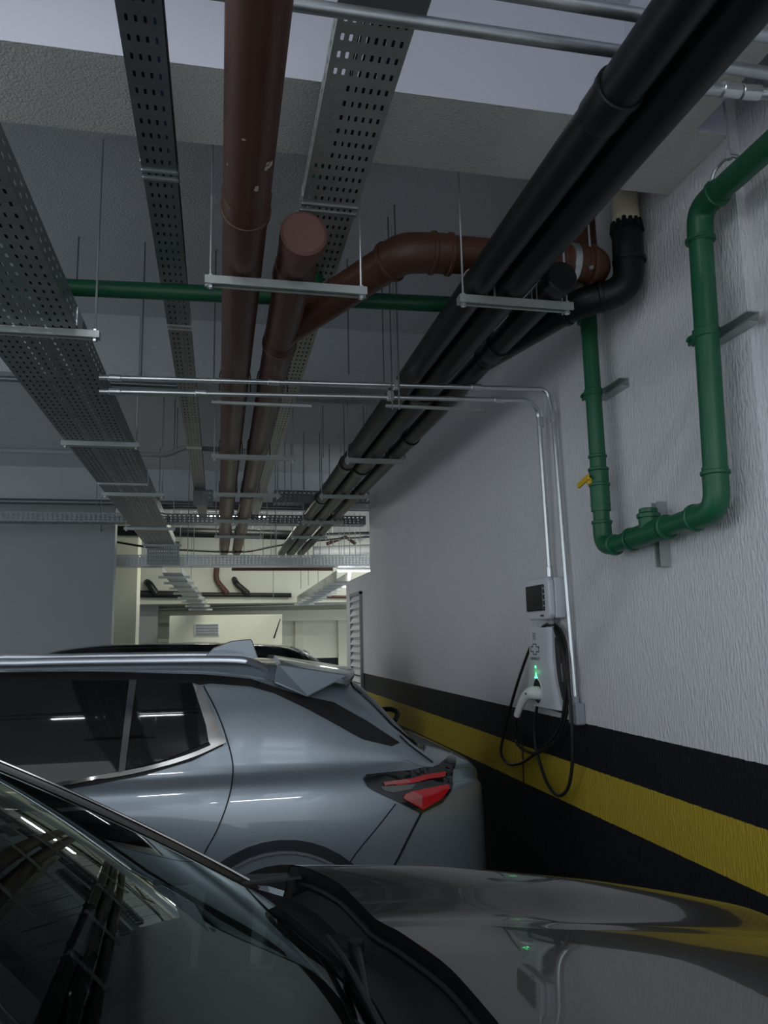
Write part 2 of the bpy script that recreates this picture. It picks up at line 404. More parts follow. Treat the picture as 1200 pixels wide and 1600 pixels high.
# ladder trays running on in the far bay
def ladder(name, label, A, B, wid, side, m, n):
    A, B = Vector(A), Vector(B); t = empty(name, A, label, 'cable tray')
    for s in (0, 1):
        off = Vector((wid*s, 0, 0)); mb = MB()
        mb.add([A+off, B+off, B+off+Vector((0, 0, side)), A+off+Vector((0, 0, side))], [(0, 1, 2, 3)])
        mb.build('side_rail', m, t, solid=.006)
    for k in range(n):
        p = A.lerp(B, (k+.5)/n); MB().bb((p.x-.09, p.y-.03, p.z-.035), (p.x+wid+.09, p.y+.03, p.z)).build('support_bar', M['strut'], t)
    MB().add([A, B, B+Vector((wid, 0, 0)), A+Vector((wid, 0, 0))], [(0, 1, 2, 3)]).build('tray_bottom', m, t, solid=.004)
    return t
ladder('cable_tray', 'pale tray with cross bars sloping down behind the crossing tray, under the wide tray', (-.80, 11.35, 2.68), (-.46, 15.7, 2.30), .27, .09, M['galv'], 8)
ladder('cable_tray', 'cream tray with many support bars running beside the right wall in the far bay', (1.72, 11.4, 2.55), (1.55, 15.7, 2.40), .22, .16, M['galv'], 9)

# cables in the trays
def cable(name, label, pts, r, m, group=None):
    o = MB().tube(catmull(pts, 5), r, 8).build(name, m, smooth=True); return tag(o, label, 'cable', group)
def runs(xs, z, y0, y1, r, label, group, mats, parts=8):
    for x, mm in zip(xs, mats):
        pts = [(x+random.uniform(-.006, .006), y0+(y1-y0)*k/parts, z+r+.003) for k in range(parts+1)]
        k_ = sorted(xs).index(x)
        cable('cable', label+', '+(['leftmost', 'second', 'third', 'fourth', 'fifth', 'sixth', 'seventh', 'eighth', 'ninth', 'tenth'][k_] if k_ < 10 else '%dth' % (k_+1))+('' if k_ == 0 else ' from the left'), pts, r, M[mm], group)
runs([-.968, -.952, -.936, -.920, -.904, -.888, -.872, -.856, -.80, -.784, -.768, -.752, -.736, -.70, -.684, -.668, -.652, -.618, -.603], 3.0, -1.3, 10.6, .0085, 'thin cable lying in the wide left cable tray', 'cables in the wide tray', ['cblack', 'cblue', 'cblack', 'cblack', 'cblack', 'cgreen', 'cblack', 'cblack', 'cblack', 'cblack', 'cblack', 'cblue', 'cblack', 'cblack', 'cblack', 'cblack', 'cblack', 'cblack', 'cblack'])
runs([-.258, -.238, -.222, -.204, -.184, -.168], 3.3, -1.3, 10.2, .0085, 'thin cable lying in the narrow cable tray', 'cables in the narrow tray', ['cblack']*3+['cblack', 'cblue', 'cblack'])
runs([.345, .362, .38, .397, .415, .432, .449, .468], 3.3, -1.3, 10.2, .0085, 'thin cable lying in the medium cable tray', 'cables in the medium tray', ['cblack']*5+['cgreen', 'cblue', 'cblack'])

# ------------------------------------------------------------------ hangers
def strut_channel(mb, a, b, s=.041, h=.03, mi=0):
    """U channel with lips, open side down-ish, running a -> b (along x or y)"""
    a, b = Vector(a), Vector(b); D = (b-a).normalized(); S = Vector((-D.y, D.x, 0)); Z = Vector((0, 0, 1))
    prof = [(-s/2+.010, -h), (-s/2, -h), (-s/2, 0), (s/2, 0), (s/2, -h), (s/2-.010, -h), (s/2-.010, -h+.004), (s/2-.003, -h+.004), (s/2-.003, -.003), (-s/2+.003, -.003), (-s/2+.003, -h+.004), (-s/2+.010, -h+.004)]
    n = len(prof); vs = [a+S*p+Z*q for p, q in prof]+[b+S*p+Z*q for p, q in prof]
    fs = [(i, (i+1) % n, n+(i+1) % n, n+i) for i in range(n)]
    # end caps as quads
    for base in (0, n):
        fs += [(base+0, base+1, base+2, base+10), (base+2, base+9, base+10), (base+2, base+3, base+8, base+9), (base+3, base+4, base+7, base+8), (base+4, base+5, base+6, base+7), (base+0, base+10, base+11)]
    mb.add(vs, fs, mi)
def hanger(x0, x1, y, ztop, rods, label, group, ztop_rod=ZS, bright=True, below=.045):
    t = empty('pipe_hanger', ((x0+x1)/2, y, ztop), label, 'hanger', group)
    mb = MB(); strut_channel(mb, (x0, y, ztop), (x1, y, ztop)); mb.build('channel_bar', M['strut'], t)
    for x in rods:
        MB().tube([(x, y, ztop-below), (x, y, ztop_rod)], .0045, 8).build('rod', M['rodw'] if bright else M['rod'], t, smooth=True)
        nb = MB().tube([(x, y, ztop), (x, y, ztop+.010)], .011, 6); nb.tube([(x, y, ztop-.042), (x, y, ztop-.031)], .011, 6); nb.build('nut', M['galvb'], t)
    return t
place = ['nearest the viewer', 'second from the viewer', 'third from the viewer', 'fourth from the viewer', 'fifth from the viewer']
for i, y in enumerate((2.66, 5.40, 6.86, 8.45, 9.75)):
    z = 3.008
    hanger(-.065, .525, y, z, (-.045, .505), 'zinc channel bar under the two brown pipes, '+place[i], 'hangers of the brown pipes', ZS if not (2.1 < y < 2.54) else ZB)
    hanger(.885, 1.355, y, z, (.905, 1.335), 'zinc channel bar under the three black pipes, '+place[i], 'hangers of the black pipes')
hanger(-1.06, -.50, 1.0, 2.998, (-1.035, -.52), 'zinc channel bar under the wide left cable tray, out of frame', 'hangers of the wide tray')
for i, (y, xa, xb) in enumerate(((3.22, -1.06, -.50), (5.10, -1.0, -.52), (6.88, -1.0, -.48), (9.0, -1.06, -.50), (10.6, -1.0, -.50))):
    hanger(xa, xb, y, 2.998, (xa+.025, xb-.02), 'zinc channel bar carrying the wide left cable tray, '+place[i], 'hangers of the wide tray')

# ------------------------------------------------------------------ pipes
def pipe_run(mb, pts, r, seg=24, fr=.09, n=6, mi=0):
    mb.tube(fillet(pts, fr, n) if len(pts) > 2 else pts, r, seg, mi=mi)
def ring(mb, c, d, r, h, seg=24, mi=0):
    c, d = Vector(c), Vector(d).normalized()
    mb.tube([c-d*h/2, c-d*h/2+d*.003, c+d*h/2-d*.003, c+d*h/2], [r-.004, r, r, r-.004], seg, mi=mi)
def socket(parent, c, d, r, L, m, name='coupling'):
    """bell socket: thick sleeve with a rolled lip at the near end"""
    c, d = Vector(c), Vector(d).normalized(); mb = MB()
    mb.tube([c-d*L/2, c-d*L/2+d*.006, c+d*L/2-d*.022, c+d*L/2-d*.02, c+d*L/2-d*.003, c+d*L/2], [r+.002, r+.004, r+.004, r+.008, r+.008, r+.004], 28)
    return mb.build(name, m, parent, smooth=30)
R1 = .0735
bp1 = empty('drain_pipe', (.068, 1.0, 3.085), 'brown drain pipe running straight away, left of the pair, with chipped white spots', 'pipe')
mb = MB(); mb.tube([(.068, -1.6, 3.088), (.068, 12.2, 3.088)], R1, 32); mb.build('pipe_body', M['brown'], bp1, smooth=30)
for y in (2.28, 7.1, 9.9): socket(bp1, (.068, y, 3.088), (0, 1, 0), R1, .11, M['brown'])
mb = MB()   # chipped paint spots on the underside of the first pipe
bv = BVHTree.FromPolygons(*(lambda t: (t.v, t.f))(MB().tube([(.068, -1.6, 3.088), (.068, 12.2, 3.088)], R1+.0006, 32)))
for (px, py, s) in ((422, 257, .013), (400, 295, .013), (424, 268, .009), (381, 218, .004), (355, 255, .007), (404, 235, .004), (416, 262, .010), (418, 255, .010), (365, 275, .003)):
    h = bv.ray_cast(CAM, ray(px, py))
    if h[0]:
        n_ = h[1]; tn = Vector((0, 1, 0)); sd = n_.cross(tn)
        k = 9; vs = []
        for j in range(k):
            a = 2*math.pi*j/k; rr = s*random.uniform(.6, 1.25); q = h[0]+tn*math.cos(a)*rr+sd*math.sin(a)*rr*.7
            g = bv.find_nearest(q); vs.append(g[0]+g[1]*.0012)
        mb.add(vs, [tuple(range(k))])
mb.build('chipped_paint_spot', M['cream'], bp1)
bp2 = empty('drain_pipe', (.272, 2.6, 3.085), 'brown drain pipe ending in a round cap, right of the pair, with slanting branch', 'pipe')
X2 = .262
mb = MB(); mb.tube([(X2, 2.50, 3.088), (X2, 12.2, 3.088)], R1, 32); mb.build('pipe_body', M['brown'], bp2, smooth=30)
mb = MB(); mb.tube([(X2+.006, 2.44, 3.09), (X2+.006, 2.446, 3.09), (X2+.006, 2.50, 3.09), (X2+.006, 2.53, 3.09)], [R1-.002, R1+.008, R1+.008, R1+.006], 32); mb.build('end_cap', M['cap'], bp2, smooth=30)
for y in (2.72, 3.42, 7.1, 9.9): socket(bp2, (X2, y, 3.088), (0, 1, 0), R1, .10, M['brown'])
# branch: from y=3.35 slanting to near right, then level along x to the wall
A = Vector((X2, 3.32, 3.09)); B = Vector((.66, 2.78, 3.20)); C_ = Vector((.83, 2.74, 3.22)); D_ = Vector((1.50, 2.76, 3.24))
mb = MB(); mb.tube([A, B], R1, 32); mb.build('branch_pipe', M['brown'], bp2, smooth=30)
mb = MB(); mb.tube(fillet([B-(B-A).normalized()*.02, B+(B-A).normalized()*.05, C_+Vector((-.03, 0, 0)), C_+Vector((.06, 0, .002))], .06, 5), R1+.005, 32); mb.build('elbow', M['brown'], bp2, smooth=30)
for c, d in ((B-(B-A).normalized()*.02, B-A), (C_+Vector((-.02, 0, 0)), (1, 0, 0)), (C_+Vector((.05, 0, 0)), (1, 0, 0))):
    mb = MB(); ring(mb, c, d, R1+.012, .018, 32); mb.build('socket_lip', M['brown'], bp2, smooth=30)
mb = MB(); mb.tube([C_, D_], R1, 32); mb.build('branch_pipe', M['brown'], bp2, smooth=30)
for x in (1.36, 1.50): 
    mb = MB(); ring(mb, (x, 2.755, 3.235), (1, 0, 0), R1+.010, .02, 32); mb.build('socket_lip', M['brown'], bp2, smooth=30)
mb = MB(); ring(mb, (1.415, 2.755, 3.235), (1, 0, 0), R1+.009, .030, 32); o = mb.build('pipe_clamp', M['galvb'], bp2, smooth=30); o['label'] = 'zinc strap clamp'
mb = MB(); mb.tube(fillet([(1.46, 2.757, 3.24), (1.52, 2.765, 3.24), (1.56, 2.95, 3.26), (1.56, 2.96, ZS)], .06, 5), R1+.004, 28); mb.build('riser', M['brown'], bp2, smooth=30)

def strap(parent, x, y, z, r, m='blackp'):   # thin U bolt over a pipe that stands on a hanger bar
    pts = [(x-r-.006, y, z-r-.01), (x-r-.006, y, z)]
    for k in range(9):
        a = math.pi-math.pi*k/8; pts.append((x+(r+.006)*math.cos(a), y, z+(r+.006)*math.sin(a)))
    pts.append((x+r+.006, y, z-r-.01)); MB().tube(pts, .003, 6).build('u_bolt', M[m], parent, smooth=True)
for p_, x in ((bp1, .068), (bp2, X2)):
    for y in (5.40, 6.86, 8.45): strap(p_, x, y, 3.088, R1)
    strap(p_, x, 3.95, 3.088, R1)

bk = []
specs = [(.968, .2, .058, (1.62, 5.85, 7.4), 'leftmost of the three'), (1.112, .2, .070, (4.05, 6.0), 'thickest, between the other two'), (1.272, 2.62, .056, (3.3, 5.0), 'the one by the wall, ending in a round cap')]
for (x, y0, r, js, which) in specs:
    t = empty('drain_pipe', (x, y0, 3.0), 'black drain pipe along the wall, '+which, 'pipe'); bk.append(t)
    MB().tube([(x, y0 if y0 > 1 else -1.6, 3.01+r), (x, 12.3, 3.01+r)], r, 32).build('pipe_body', M['black'], t, smooth=30)
    for y in js: socket(t, (x, y, 3.01+r), (0, -1, 0), r, .12, M['black'])
    for y in (2.66, 5.40, 6.86, 8.45): strap(t, x, y, 3.01+r, r, 'galvb' if y < 3 else 'blackp')
t = bk[2]
MB().tube([(1.275, 2.56, 3.072), (1.275, 2.566, 3.072), (1.275, 2.615, 3.072), (1.275, 2.63, 3.072)], [.055, .063, .063, .058], 28).build('end_cap', M['greyp'] if False else M['black'], t, smooth=30)
# branch to the wall with the elbow and the cream riser
rb = .063
Q = [Vector((1.272, 3.45, 3.07)), Vector((1.47, 2.84, 3.10)), Vector((1.665, 2.74, 3.13)), Vector((1.672, 2.74, 3.42))]
mb = MB(); mb.tube(fillet(Q, .10, 8), rb, 32); mb.build('branch_pipe', M['black'], t, smooth=30)
MB().tube([Q[3]-Vector((0, 0, .02)), (1.672, 2.74, ZS)], rb-.006, 32).build('riser', M['cream'], t, smooth=30)['label'] = 'unpainted cream riser'
for c, d in (((1.672, 2.74, 3.26), (0, 0, 1)), ((1.56, 2.79, 3.115), (1, -.55, .1)), ((1.45, 2.9, 3.095), (1, -1.5, .1))):
    mb = MB(); ring(mb, c, d, rb+.006, .02, 32); mb.build('socket_lip', M['black'], t, smooth=30)
# paint drip edge on the riser
mb = MB()
for k in range(14):
    a = 2*math.pi*k/14; l = random.uniform(.008, .02)
    mb.tube([(1.672+(rb-.005)*math.cos(a), 2.74+(rb-.005)*math.sin(a), 3.39), (1.672+(rb-.006)*math.cos(a), 2.74+(rb-.006)*math.sin(a), 3.42+l)], [.015, .009], 6)
mb.build('paint_edge', M['black'], t)
r_ = empty('hanger_rod', (1.50, 2.74, 3.2), 'bright threaded rod with end nut holding the black elbow at the wall', 'rod')
MB().tube([(1.475, 2.70, 3.19), (1.475, 2.70, ZS)], .0045, 8).build('rod', M['rodw'], r_, smooth=True)
MB().tube([(1.475, 2.70, 3.185), (1.475, 2.70, 3.20)], .010, 6).build('nut', M['galvb'], r_)
r_ = empty('hanger_rod', (1.30, 2.72, 3.1), 'bright threaded rod seen above the capped black pipe', 'rod')
MB().tube([(1.345, 2.72, 2.99), (1.345, 2.72, ZS)], .0045, 8).build('rod', M['rodw'], r_, smooth=True)

# green pipe with the wall trap
g = empty('green_pipe', (1.66, 3.1, 3.2), 'green water pipe crossing under the ceiling and looping down the right wall', 'pipe')
rg = .040; rw = .040
XG = 1.66
def gp(pts, r=rw, fr=.07, name='pipe_body'):
    mb = MB(); pipe_run(mb, pts, r, 24, fr); return mb.build(name, M['green'], g, smooth=30)
gp([(-.95, 3.315, 3.222), (1.60, 3.13, 3.208)], .036, name='cross_pipe')
gp([(1.60, 3.13, 3.20), (XG, 3.10, 3.20), (XG, 3.10, 3.09)], .038, name='elbow')
gp([(XG, 3.10, 3.12), (XG, 3.10, 2.18)], .036)
gp([(XG, 3.10, 2.20), (XG, 3.10, 2.10), (XG, 3.0, 2.085)], .041, .08, 'elbow')
gp([(XG, 3.02, 2.088), (XG, 2.38, 2.12)], .036)
gp([(XG, 2.44, 2.115), (XG, 2.29, 2.12), (XG, 2.285, 2.27)], .044, .09, 'elbow')
gp([(XG, 2.285, 2.22), (XG, 2.245, 3.16)], .041)
gp([(XG, 2.248, 3.08), (XG, 2.24, 3.20), (XG, 2.12, 3.205)], .045, .09, 'elbow')
gp([(XG, 2.17, 3.205), (XG, -1.6, 3.21)], .041)
gp([(.40, 3.18, 3.20), (.42, 3.18, ZS)], .030, name='riser')
def glip(c, d, r, h=.016):
    mb = MB(); ring(mb, c, d, r, h, 24); mb.build('socket_lip', M['green'], g, smooth=30)
for c, d, r in (((XG, 2.285, 2.25), (0, 0, 1), .050), ((XG, 2.42, 2.115), (0, 1, 0), .050), ((XG, 2.25, 3.09), (0, 0, 1), .052), ((XG, 2.14, 3.205), (0, 1, 0), .050),
                ((XG, 3.10, 2.20), (0, 0, 1), .046), ((XG, 3.0, 2.088), (0, 1, 0), .046), ((XG, 3.10, 2.28), (0, 0, 1), .044), ((XG, 3.10, 2.37), (0, 0, 1), .047),
                ((XG, 3.10, 2.44), (0, 0, 1), .046), ((XG, 3.10, 2.50), (0, 0, 1), .042), ((XG, 2.86, 2.095), (0, 1, 0), .048), ((XG, 2.60, 2.108), (0, 1, 0), .048), ((XG, 3.12, 3.15), (0, 0, 1), .044)):
    glip(c, d, r)
gp([(XG, 3.10, 2.25), (XG, 3.10, 2.43)], .043, name='valve_body')
gp([(XG, 2.62, 2.107), (XG, 2.84, 2.096)], .044, name='tee')
gp([(XG, 2.72, 2.10), (XG, 2.72, 2.175)], .040, name='tee_branch')
mb = MB(); ring(mb, (XG, 2.72, 2.17), (0, 0, 1), .046, .02); ring(mb, (XG, 2.72, 2.19), (0, 0, 1), .036, .02); mb.build('tee_cap', M['green'], g, smooth=30)
mb = MB(); mb.box((XG-.048, 3.10, 2.385), (.02, .022, .03)); mb.box((XG-.058, 3.135, 2.392), (.012, .11, .026), rot=Matrix.Rotation(math.radians(-12), 3, 'X'))
o = mb.build('valve_lever', M['yellow'], g, bevel=.004); o['label'] = 'yellow valve lever'
def wall_bracket(y, z, r, label, vertical=False):
    t = empty('wall_bracket', (XW, y, z), label, 'pipe bracket')
    mb = MB()
    if vertical: 
        for s in (-1, 1): mb.bb((XW-.045, y+s*.018-.003, z-.13), (XW, y+s*.018+.003, z+.13))
        mb.bb((XW-.004, y-.018, z-.13), (XW, y+.018, z+.13)); mb.build('channel_bar', M['strut'], t)
        return
    for s in (-1, 1): mb.bb((XW-.045, y-.16, z+s*.018-.002), (XW, y+.05, z+s*.018+.002))
    mb.bb((XW-.004, y-.16, z-.018), (XW, y+.05, z+.018)); mb.build('channel_bar', M['strut'], t)
    mb = MB(); ring(mb, (XG, y, z), (0, 0, 1), r+.005, .034)
    mb.bb((XG-.02, y+r, z-.017), (XG-.012, y+r+.04, z+.017)); mb.bb((XG-.004, y+r, z-.017), (XG+.004, y+r+.04, z+.017))
    mb.tube([(XG-.03, y+r+.028, z), (XG+.014, y+r+.028, z)], .008, 6)
    mb.build('clamp', M['green'], t, smooth=30)['label'] = 'green painted clamp'
wall_bracket(2.265, 2.745, .041, 'zinc channel and green clamp holding the taller right leg of the green pipe')
wall_bracket(3.10, 2.80, .036, 'zinc channel and green clamp holding the shorter left leg of the green pipe')
wall_bracket(2.75, 2.10, .04, 'upright zinc channel behind the green pipe loop bottom', True)
# rod and hook at the top of the green pipe
t = empty('pipe_hook', (XG, 2.10, 3.3), 'threaded rod with bent hook holding the near end of the green pipe', 'hanger')
MB().tube([(XG-.0, 2.06, 3.30), (XG-.0, 2.06, ZS)], .0045, 8).build('rod', M['rodw'], t, smooth=True)
MB().tube(catmull([(XG-.03, 2.14, 3.19), (XG-.02, 2.125, 3.26), (XG-.01, 2.10, 3.285), (XG, 2.06, 3.29), (XG+.01, 2.03, 3.27)], 4), .007, 8).build('hook', M['galv'], t, smooth=True)
MB().tube([(XG, 2.06, 3.28), (XG, 2.06, 3.31)], .012, 6).build('nut', M['galvb'], t)

# ------------------------------------------------------------------ conduits
def conduit(label, pts, r, joints, fr=.09, m='galvb', seg=14):
    t = empty('conduit', pts[0], label, 'conduit')
    path = fillet(pts, fr, 8)
    MB().tube(path, r, seg).build('tube', M[m], t, smooth=30)
    for c, d in joints:
        mb = MB(); c = Vector(c); d = Vector(d).normalized()
        mb.tube([c-d*.028, c-d*.026, c+d*.026, c+d*.028], [r+.002, r+.0045, r+.0045, r+.002], seg); mb.build('coupling', M['galvb'], t, smooth=30)
    return t
YC = 3.72
conduit('zinc conduit crossing under the pipes, upper of two, dropping to the small grey box', [(-.57, YC-.02, 2.962), (1.70, YC-.05, 3.005), (1.718, 3.66, 2.90), (1.724, 3.60, 1.40)], .0125, (((1.30, YC-.05, 2.998), (1, 0, 0)), ((1.716, 3.655, 2.85), (0, 0, 1)), ((-.50, YC-.02, 2.963), (1, 0, 0)), ((.25, YC-.03, 2.978), (1, 0, 0))), .10)
conduit('long zinc conduit crossing under the pipes, lower of the pair, dropping to the breaker box', [(-.57, YC, 2.900), (1.62, YC+.02, 2.962), (1.70, 3.80, 2.93), (1.715, 3.80, 2.02)], .0125, (((1.45, YC+.02, 2.957), (1, 0, 0)), ((1.708, 3.80, 2.86), (0, 0, 1)), ((1.714, 3.80, 2.04), (0, 0, 1)), ((-.50, YC, 2.902), (1, 0, 0)), ((-.10, YC, 2.913), (1, 0, 0))), .10)
for (x, z, lab) in ((.875, 2.992, 'small zinc clip with thin rod on the upper crossing conduit'), (.852, 2.948, 'small zinc clip with thin rod on the lower crossing conduit')):
    t = empty('conduit_clip', (x, YC, z), lab, 'clip'); MB().box((x, YC-.035 if z > 2.97 else YC+.01, z), (.034, .034, .05)).build('clip', M['galvb'], t, bevel=.004)
    MB().tube([(x, YC-.03, z), (x-.005, YC-.03, ZS)], .003, 6).build('rod', M['rodw'], t)
# strut lying under conduits
for (xa, xb, lab) in ((-.05, .45, 'thin zinc bar under the crossing conduits at the brown pipes'), (.84, 1.38, 'thin zinc bar under the crossing conduits at the black pipes')):
    o = MB().bb((xa, YC+.06, 2.885+(.02 if xa > 0 else 0)), (xb, YC+.08, 2.897+(.02 if xa > 0 else 0))).build('support_bar', M['strut']); tag(o, lab, 'bar')
# near top conduits
conduit('thick zinc conduit crossing at the very top, nearer the middle beam', [(-2.6, 1.62, 3.20), (1.66, 1.60, 3.205)], .0165, (), m='galv')
conduit('thick zinc conduit crossing at the very top, farther up', [(-2.6, 1.50, 3.215), (1.66, 1.48, 3.20)], .0165, (), m='galv')
conduit('zinc conduit with a clamp coupling bending down at the top right corner', [(1.16, 1.74, 3.24), (1.50, 1.70, 3.225), (1.62, 1.62, 3.18), (1.70, 1.35, 3.02)], .017, (((1.40, 1.705, 3.228), (1, -.05, 0)), ((1.46, 1.70, 3.226), (1, -.1, 0))), .08, 'galv')
# grey conduits further back, under the ceiling
conduit('thin grey conduit crossing under the second beam, upper of two on the left', [P(-60, 589, 'y', 5.0), P(300, 604, 'y', 5.0)], .018, (), m='rod')
conduit('grey painted conduit with an offset bend crossing behind the trays', [P(-40, 702, 'y', 6.6), P(262, 711, 'y', 6.6), P(288, 699, 'y', 6.6), P(400, 706, 'y', 6.6)], .022, (), .06, 'plain')
conduit('dark conduit crossing the whole view just above the crossing trays', [P(-60, 782, 'y', 9.5), P(600, 792, 'y', 9.5)], .035, (), m='rod')
conduit('second dark conduit crossing close under the first above the crossing trays', [P(180, 791, 'y', 9.7), P(600, 797, 'y', 9.7)], .022, (), m='rod')

# ------------------------------------------------------------------ loose rods
ORD = ['leftmost of them', 'second from the left', 'third from the left', 'fourth from the left', 'fifth from the left', 'sixth from the left', 'seventh from the left', 'eighth from the left', 'ninth from the left', 'tenth from the left'] + ['%dth from the left' % k for k in range(11, 30)]
def rods(lst, lab, grp, m='rod', r=.004):
    for k_, (px, py0, py1, Y) in enumerate(sorted(lst)):
        b = P(px, py1, 'y', Y); 
        o = MB().tube([(b.x, Y, b.z), (b.x, Y, ZS)], r, 6); 
        t = o.build('threaded_rod', M[m], smooth=True); tag(t, lab+', '+ORD[k_], 'rod', grp)
rods([(120, 375, 440, 4.1), (220, 383, 600, 4.1), (334, 390, 600, 4.12), (545, 380, 585, 4.1), (613, 345, 640, 3.62), (624, 320, 640, 3.5), (600, 400, 600, 4.3)], 'thin rod hanging from the ceiling before the second beam', 'rods before the second beam')
rods([(254, 650, 700, 6.9), (272, 635, 705, 6.95), (276, 640, 705, 7.2), (505, 640, 715, 6.95), (538, 630, 715, 6.8), (569, 640, 715, 6.9), (475, 690, 765, 7.9), (455, 700, 765, 8.4), (500, 690, 765, 7.9), (248, 690, 800, 8.8), (150, 740, 800, 8.9), (293, 700, 880, 8.9), (430, 690, 870, 8.6), (445, 700, 765, 8.4), (515, 715, 765, 8.4)], 'thin rod hanging between the second and far beams', 'rods before the far beam')
fr_ = [(px+random.uniform(-3, 3), 800, random.choice((868, 872, 880)), random.choice((11.05, 11.1, 11.25))) for px in (180, 231, 262, 305, 345, 380, 410, 425, 432, 470, 478, 492, 501, 515, 530, 538, 548, 556, 566)]
rods(fr_, 'thin rod hanging above the pale crossing tray', 'rods of the pale crossing tray', r=.0045)
rods([(298, 0, 935, 15), (330, 0, 940, 16), (368, 0, 942, 16), (403, 0, 945, 16), (427, 0, 935, 14.5), (457, 0, 930, 16), (470, 0, 920, 15.5), (482, 0, 915, 15), (497, 0, 910, 14), (520, 0, 905, 13)], 'thin rod hanging in the bright far bay', 'rods in the far bay', r=.006)
o = MB().tube([P(158, 780, 'y', 9.2), P(158, 884, 'y', 11)], .006, 6).build('hanging_wire', M['rod']); tag(o, 'slanting dark wire at the left wall edge above the white car-side column', 'wire')

# far pipes and clutter
def farpipe(lab, pts, r, m, fr=.1, hung=False):
    o = MB().tube(fillet(pts, fr, 5) if len(pts) > 2 else pts, r, 14).build('far_pipe', M[m], smooth=30)
    if hung:
        for k in (.2, .8):
            q = Vector(pts[0]).lerp(Vector(pts[1]), k); h_ = MB().tube([q, (q.x, q.y, ZS)], .006, 6).build('rod', M['rod']); h_.parent = o
    return tag(o, lab, 'pipe')
farpipe('thick black pipe crossing behind the dark crossing tray', [P(182, 829, 'y', 12.0), P(450, 836, 'y', 12.0), P(478, 838, 'y', 12.0)], .075, 'black')
farpipe('thin black pipe from the right crossing into the bright bay', [P(470, 836, 'y', 12.1), P(600, 832, 'y', 12.1)], .022, 'black', hung=True)
farpipe('short grey duct resting near the end of the black pipes', [P(490, 862, 'y', 12.2), P(640, 856, 'y', 12.2)], .085, 'plain', hung=True)
farpipe('brown pipe running crosswise just under the pale crossing tray', [P(362, 889, 'y', 12.6), P(520, 889, 'y', 12.6)], .03, 'rust', hung=True)
farpipe('dark pipe running along the far wall above the beam band, left part', [P(218, 928, 'y', 15.73), P(292, 929, 'y', 15.73)], .07, 'blackp')
farpipe('dark pipe running along the far wall above the beam band, middle part', [P(310, 929, 'y', 15.73), P(455, 930, 'y', 15.73)], .045, 'blackp')
farpipe('red brown pipe at the far wall right end', [P(480, 932, 'y', 15.76), P(560, 933, 'y', 15.76)], .03, 'rust')
farpipe('brown drop pipe elbow on the far ceiling, nearer the narrow tray', [P(339, 886, 'y', 15.72), P(337, 906, 'y', 15.72), P(355, 927, 'y', 15.66)], .055, 'rust', .12)
farpipe('dark drop pipe elbow on the far ceiling, right of the other', [P(366, 905, 'y', 15.83), P(369, 912, 'y', 15.65), P(388, 928, 'y', 15.66)], .06, 'blackp', .1)
farpipe('dark slanting pipe stub on the far ceiling at the left', [P(230, 910, 'y', 15.83), P(233, 912, 'y', 15.65), P(244, 928, 'y', 15.66)], .07, 'blackp')
farpipe('pale conduit along the far wall under the beam band', [P(215, 953, 'y', 16.5), P(545, 943, 'y', 16.5)], .025, 'galv')
cable('slack_cable', 'slack black cable sagging across the bright opening', [P(182, 847, 'y', 11.6), P(240, 856, 'y', 11.6), P(300, 860, 'y', 11.6), P(380, 862, 'y', 11.6), P(430, 853, 'y', 11.6), P(480, 846, 'y', 11.6), P(578, 839, 'y', 11.6)], .016, M['cblack'])
# pipe frame bracket
t = empty('tube_bracket', P(520, 850, 'y', 12.8), 'bent brown tube bracket hanging behind the black pipes', 'bracket')
MB().tube([P(510, 850, 'y', 12.8), P(540, 839, 'y', 12.8), P(556, 850, 'y', 12.8)], .03, 10).build('tube', M['rust'], t, smooth=30)
for q_ in (P(512, 850, 'y', 12.8), P(554, 849, 'y', 12.8)): MB().tube([q_, (q_.x, q_.y, ZS)], .006, 6).build('rod', M['rod'], t)
MB().tube([P(560, 845, 'y', 12.9), P(600, 822, 'y', 12.9)], .03, 10).build('brace', M['galv'], t, smooth=30)
# junctions where trays meet: small box fittings at tray 2 and 3
for (a, b, Y, lab) in (((302, 765), (333, 790), 8.3, 'dark sheet steel junction fitting at the end of the narrow tray'),):
    p0 = P(a[0], a[1], 'y', Y); p1 = P(b[0], b[1], 'y', Y)
    t = MB(); slot_sheet(t, (p0.x, Y, p1.z), (1, 0, 0), (0, 0, 1), 4, 3, .045, .05, .012, .006, Lu=p1.x-p0.x, Lv=p0.z-p1.z)
    tag(t.build('tray_junction', M['tray'], solid=.004), lab, 'tray fitting')
# booth
bt = empty('partition_booth', (.15, 15, 0), 'cream partition booth with a small louvred vent before the far wall', 'booth')
p0 = P(265, 962, 'y', 15); p1 = P(441, 960, 'y', 15)
MB().bb((p0.x, 15, 0), (p1.x, 15.9, p0.z)).build('booth_wall', M['cream2'], bt)
v0 = P(304, 975, 'y', 14.98); v1 = P(343, 992, 'y', 14.98)
mb = MB(); mb.bb((v0.x, 14.97, v1.z), (v1.x, 15.0, v0.z)); mb.build('vent_frame', M['whitep'], bt)
for k in range(4):
    z = v1.z+(v0.z-v1.z)*(k+.5)/4; MB().box(((v0.x+v1.x)/2, 14.955, z), (v1.x-v0.x-.05, .012, .035), rot=Matrix.Rotation(.5, 3, 'X')).build('slat', M['greyp'], bt)

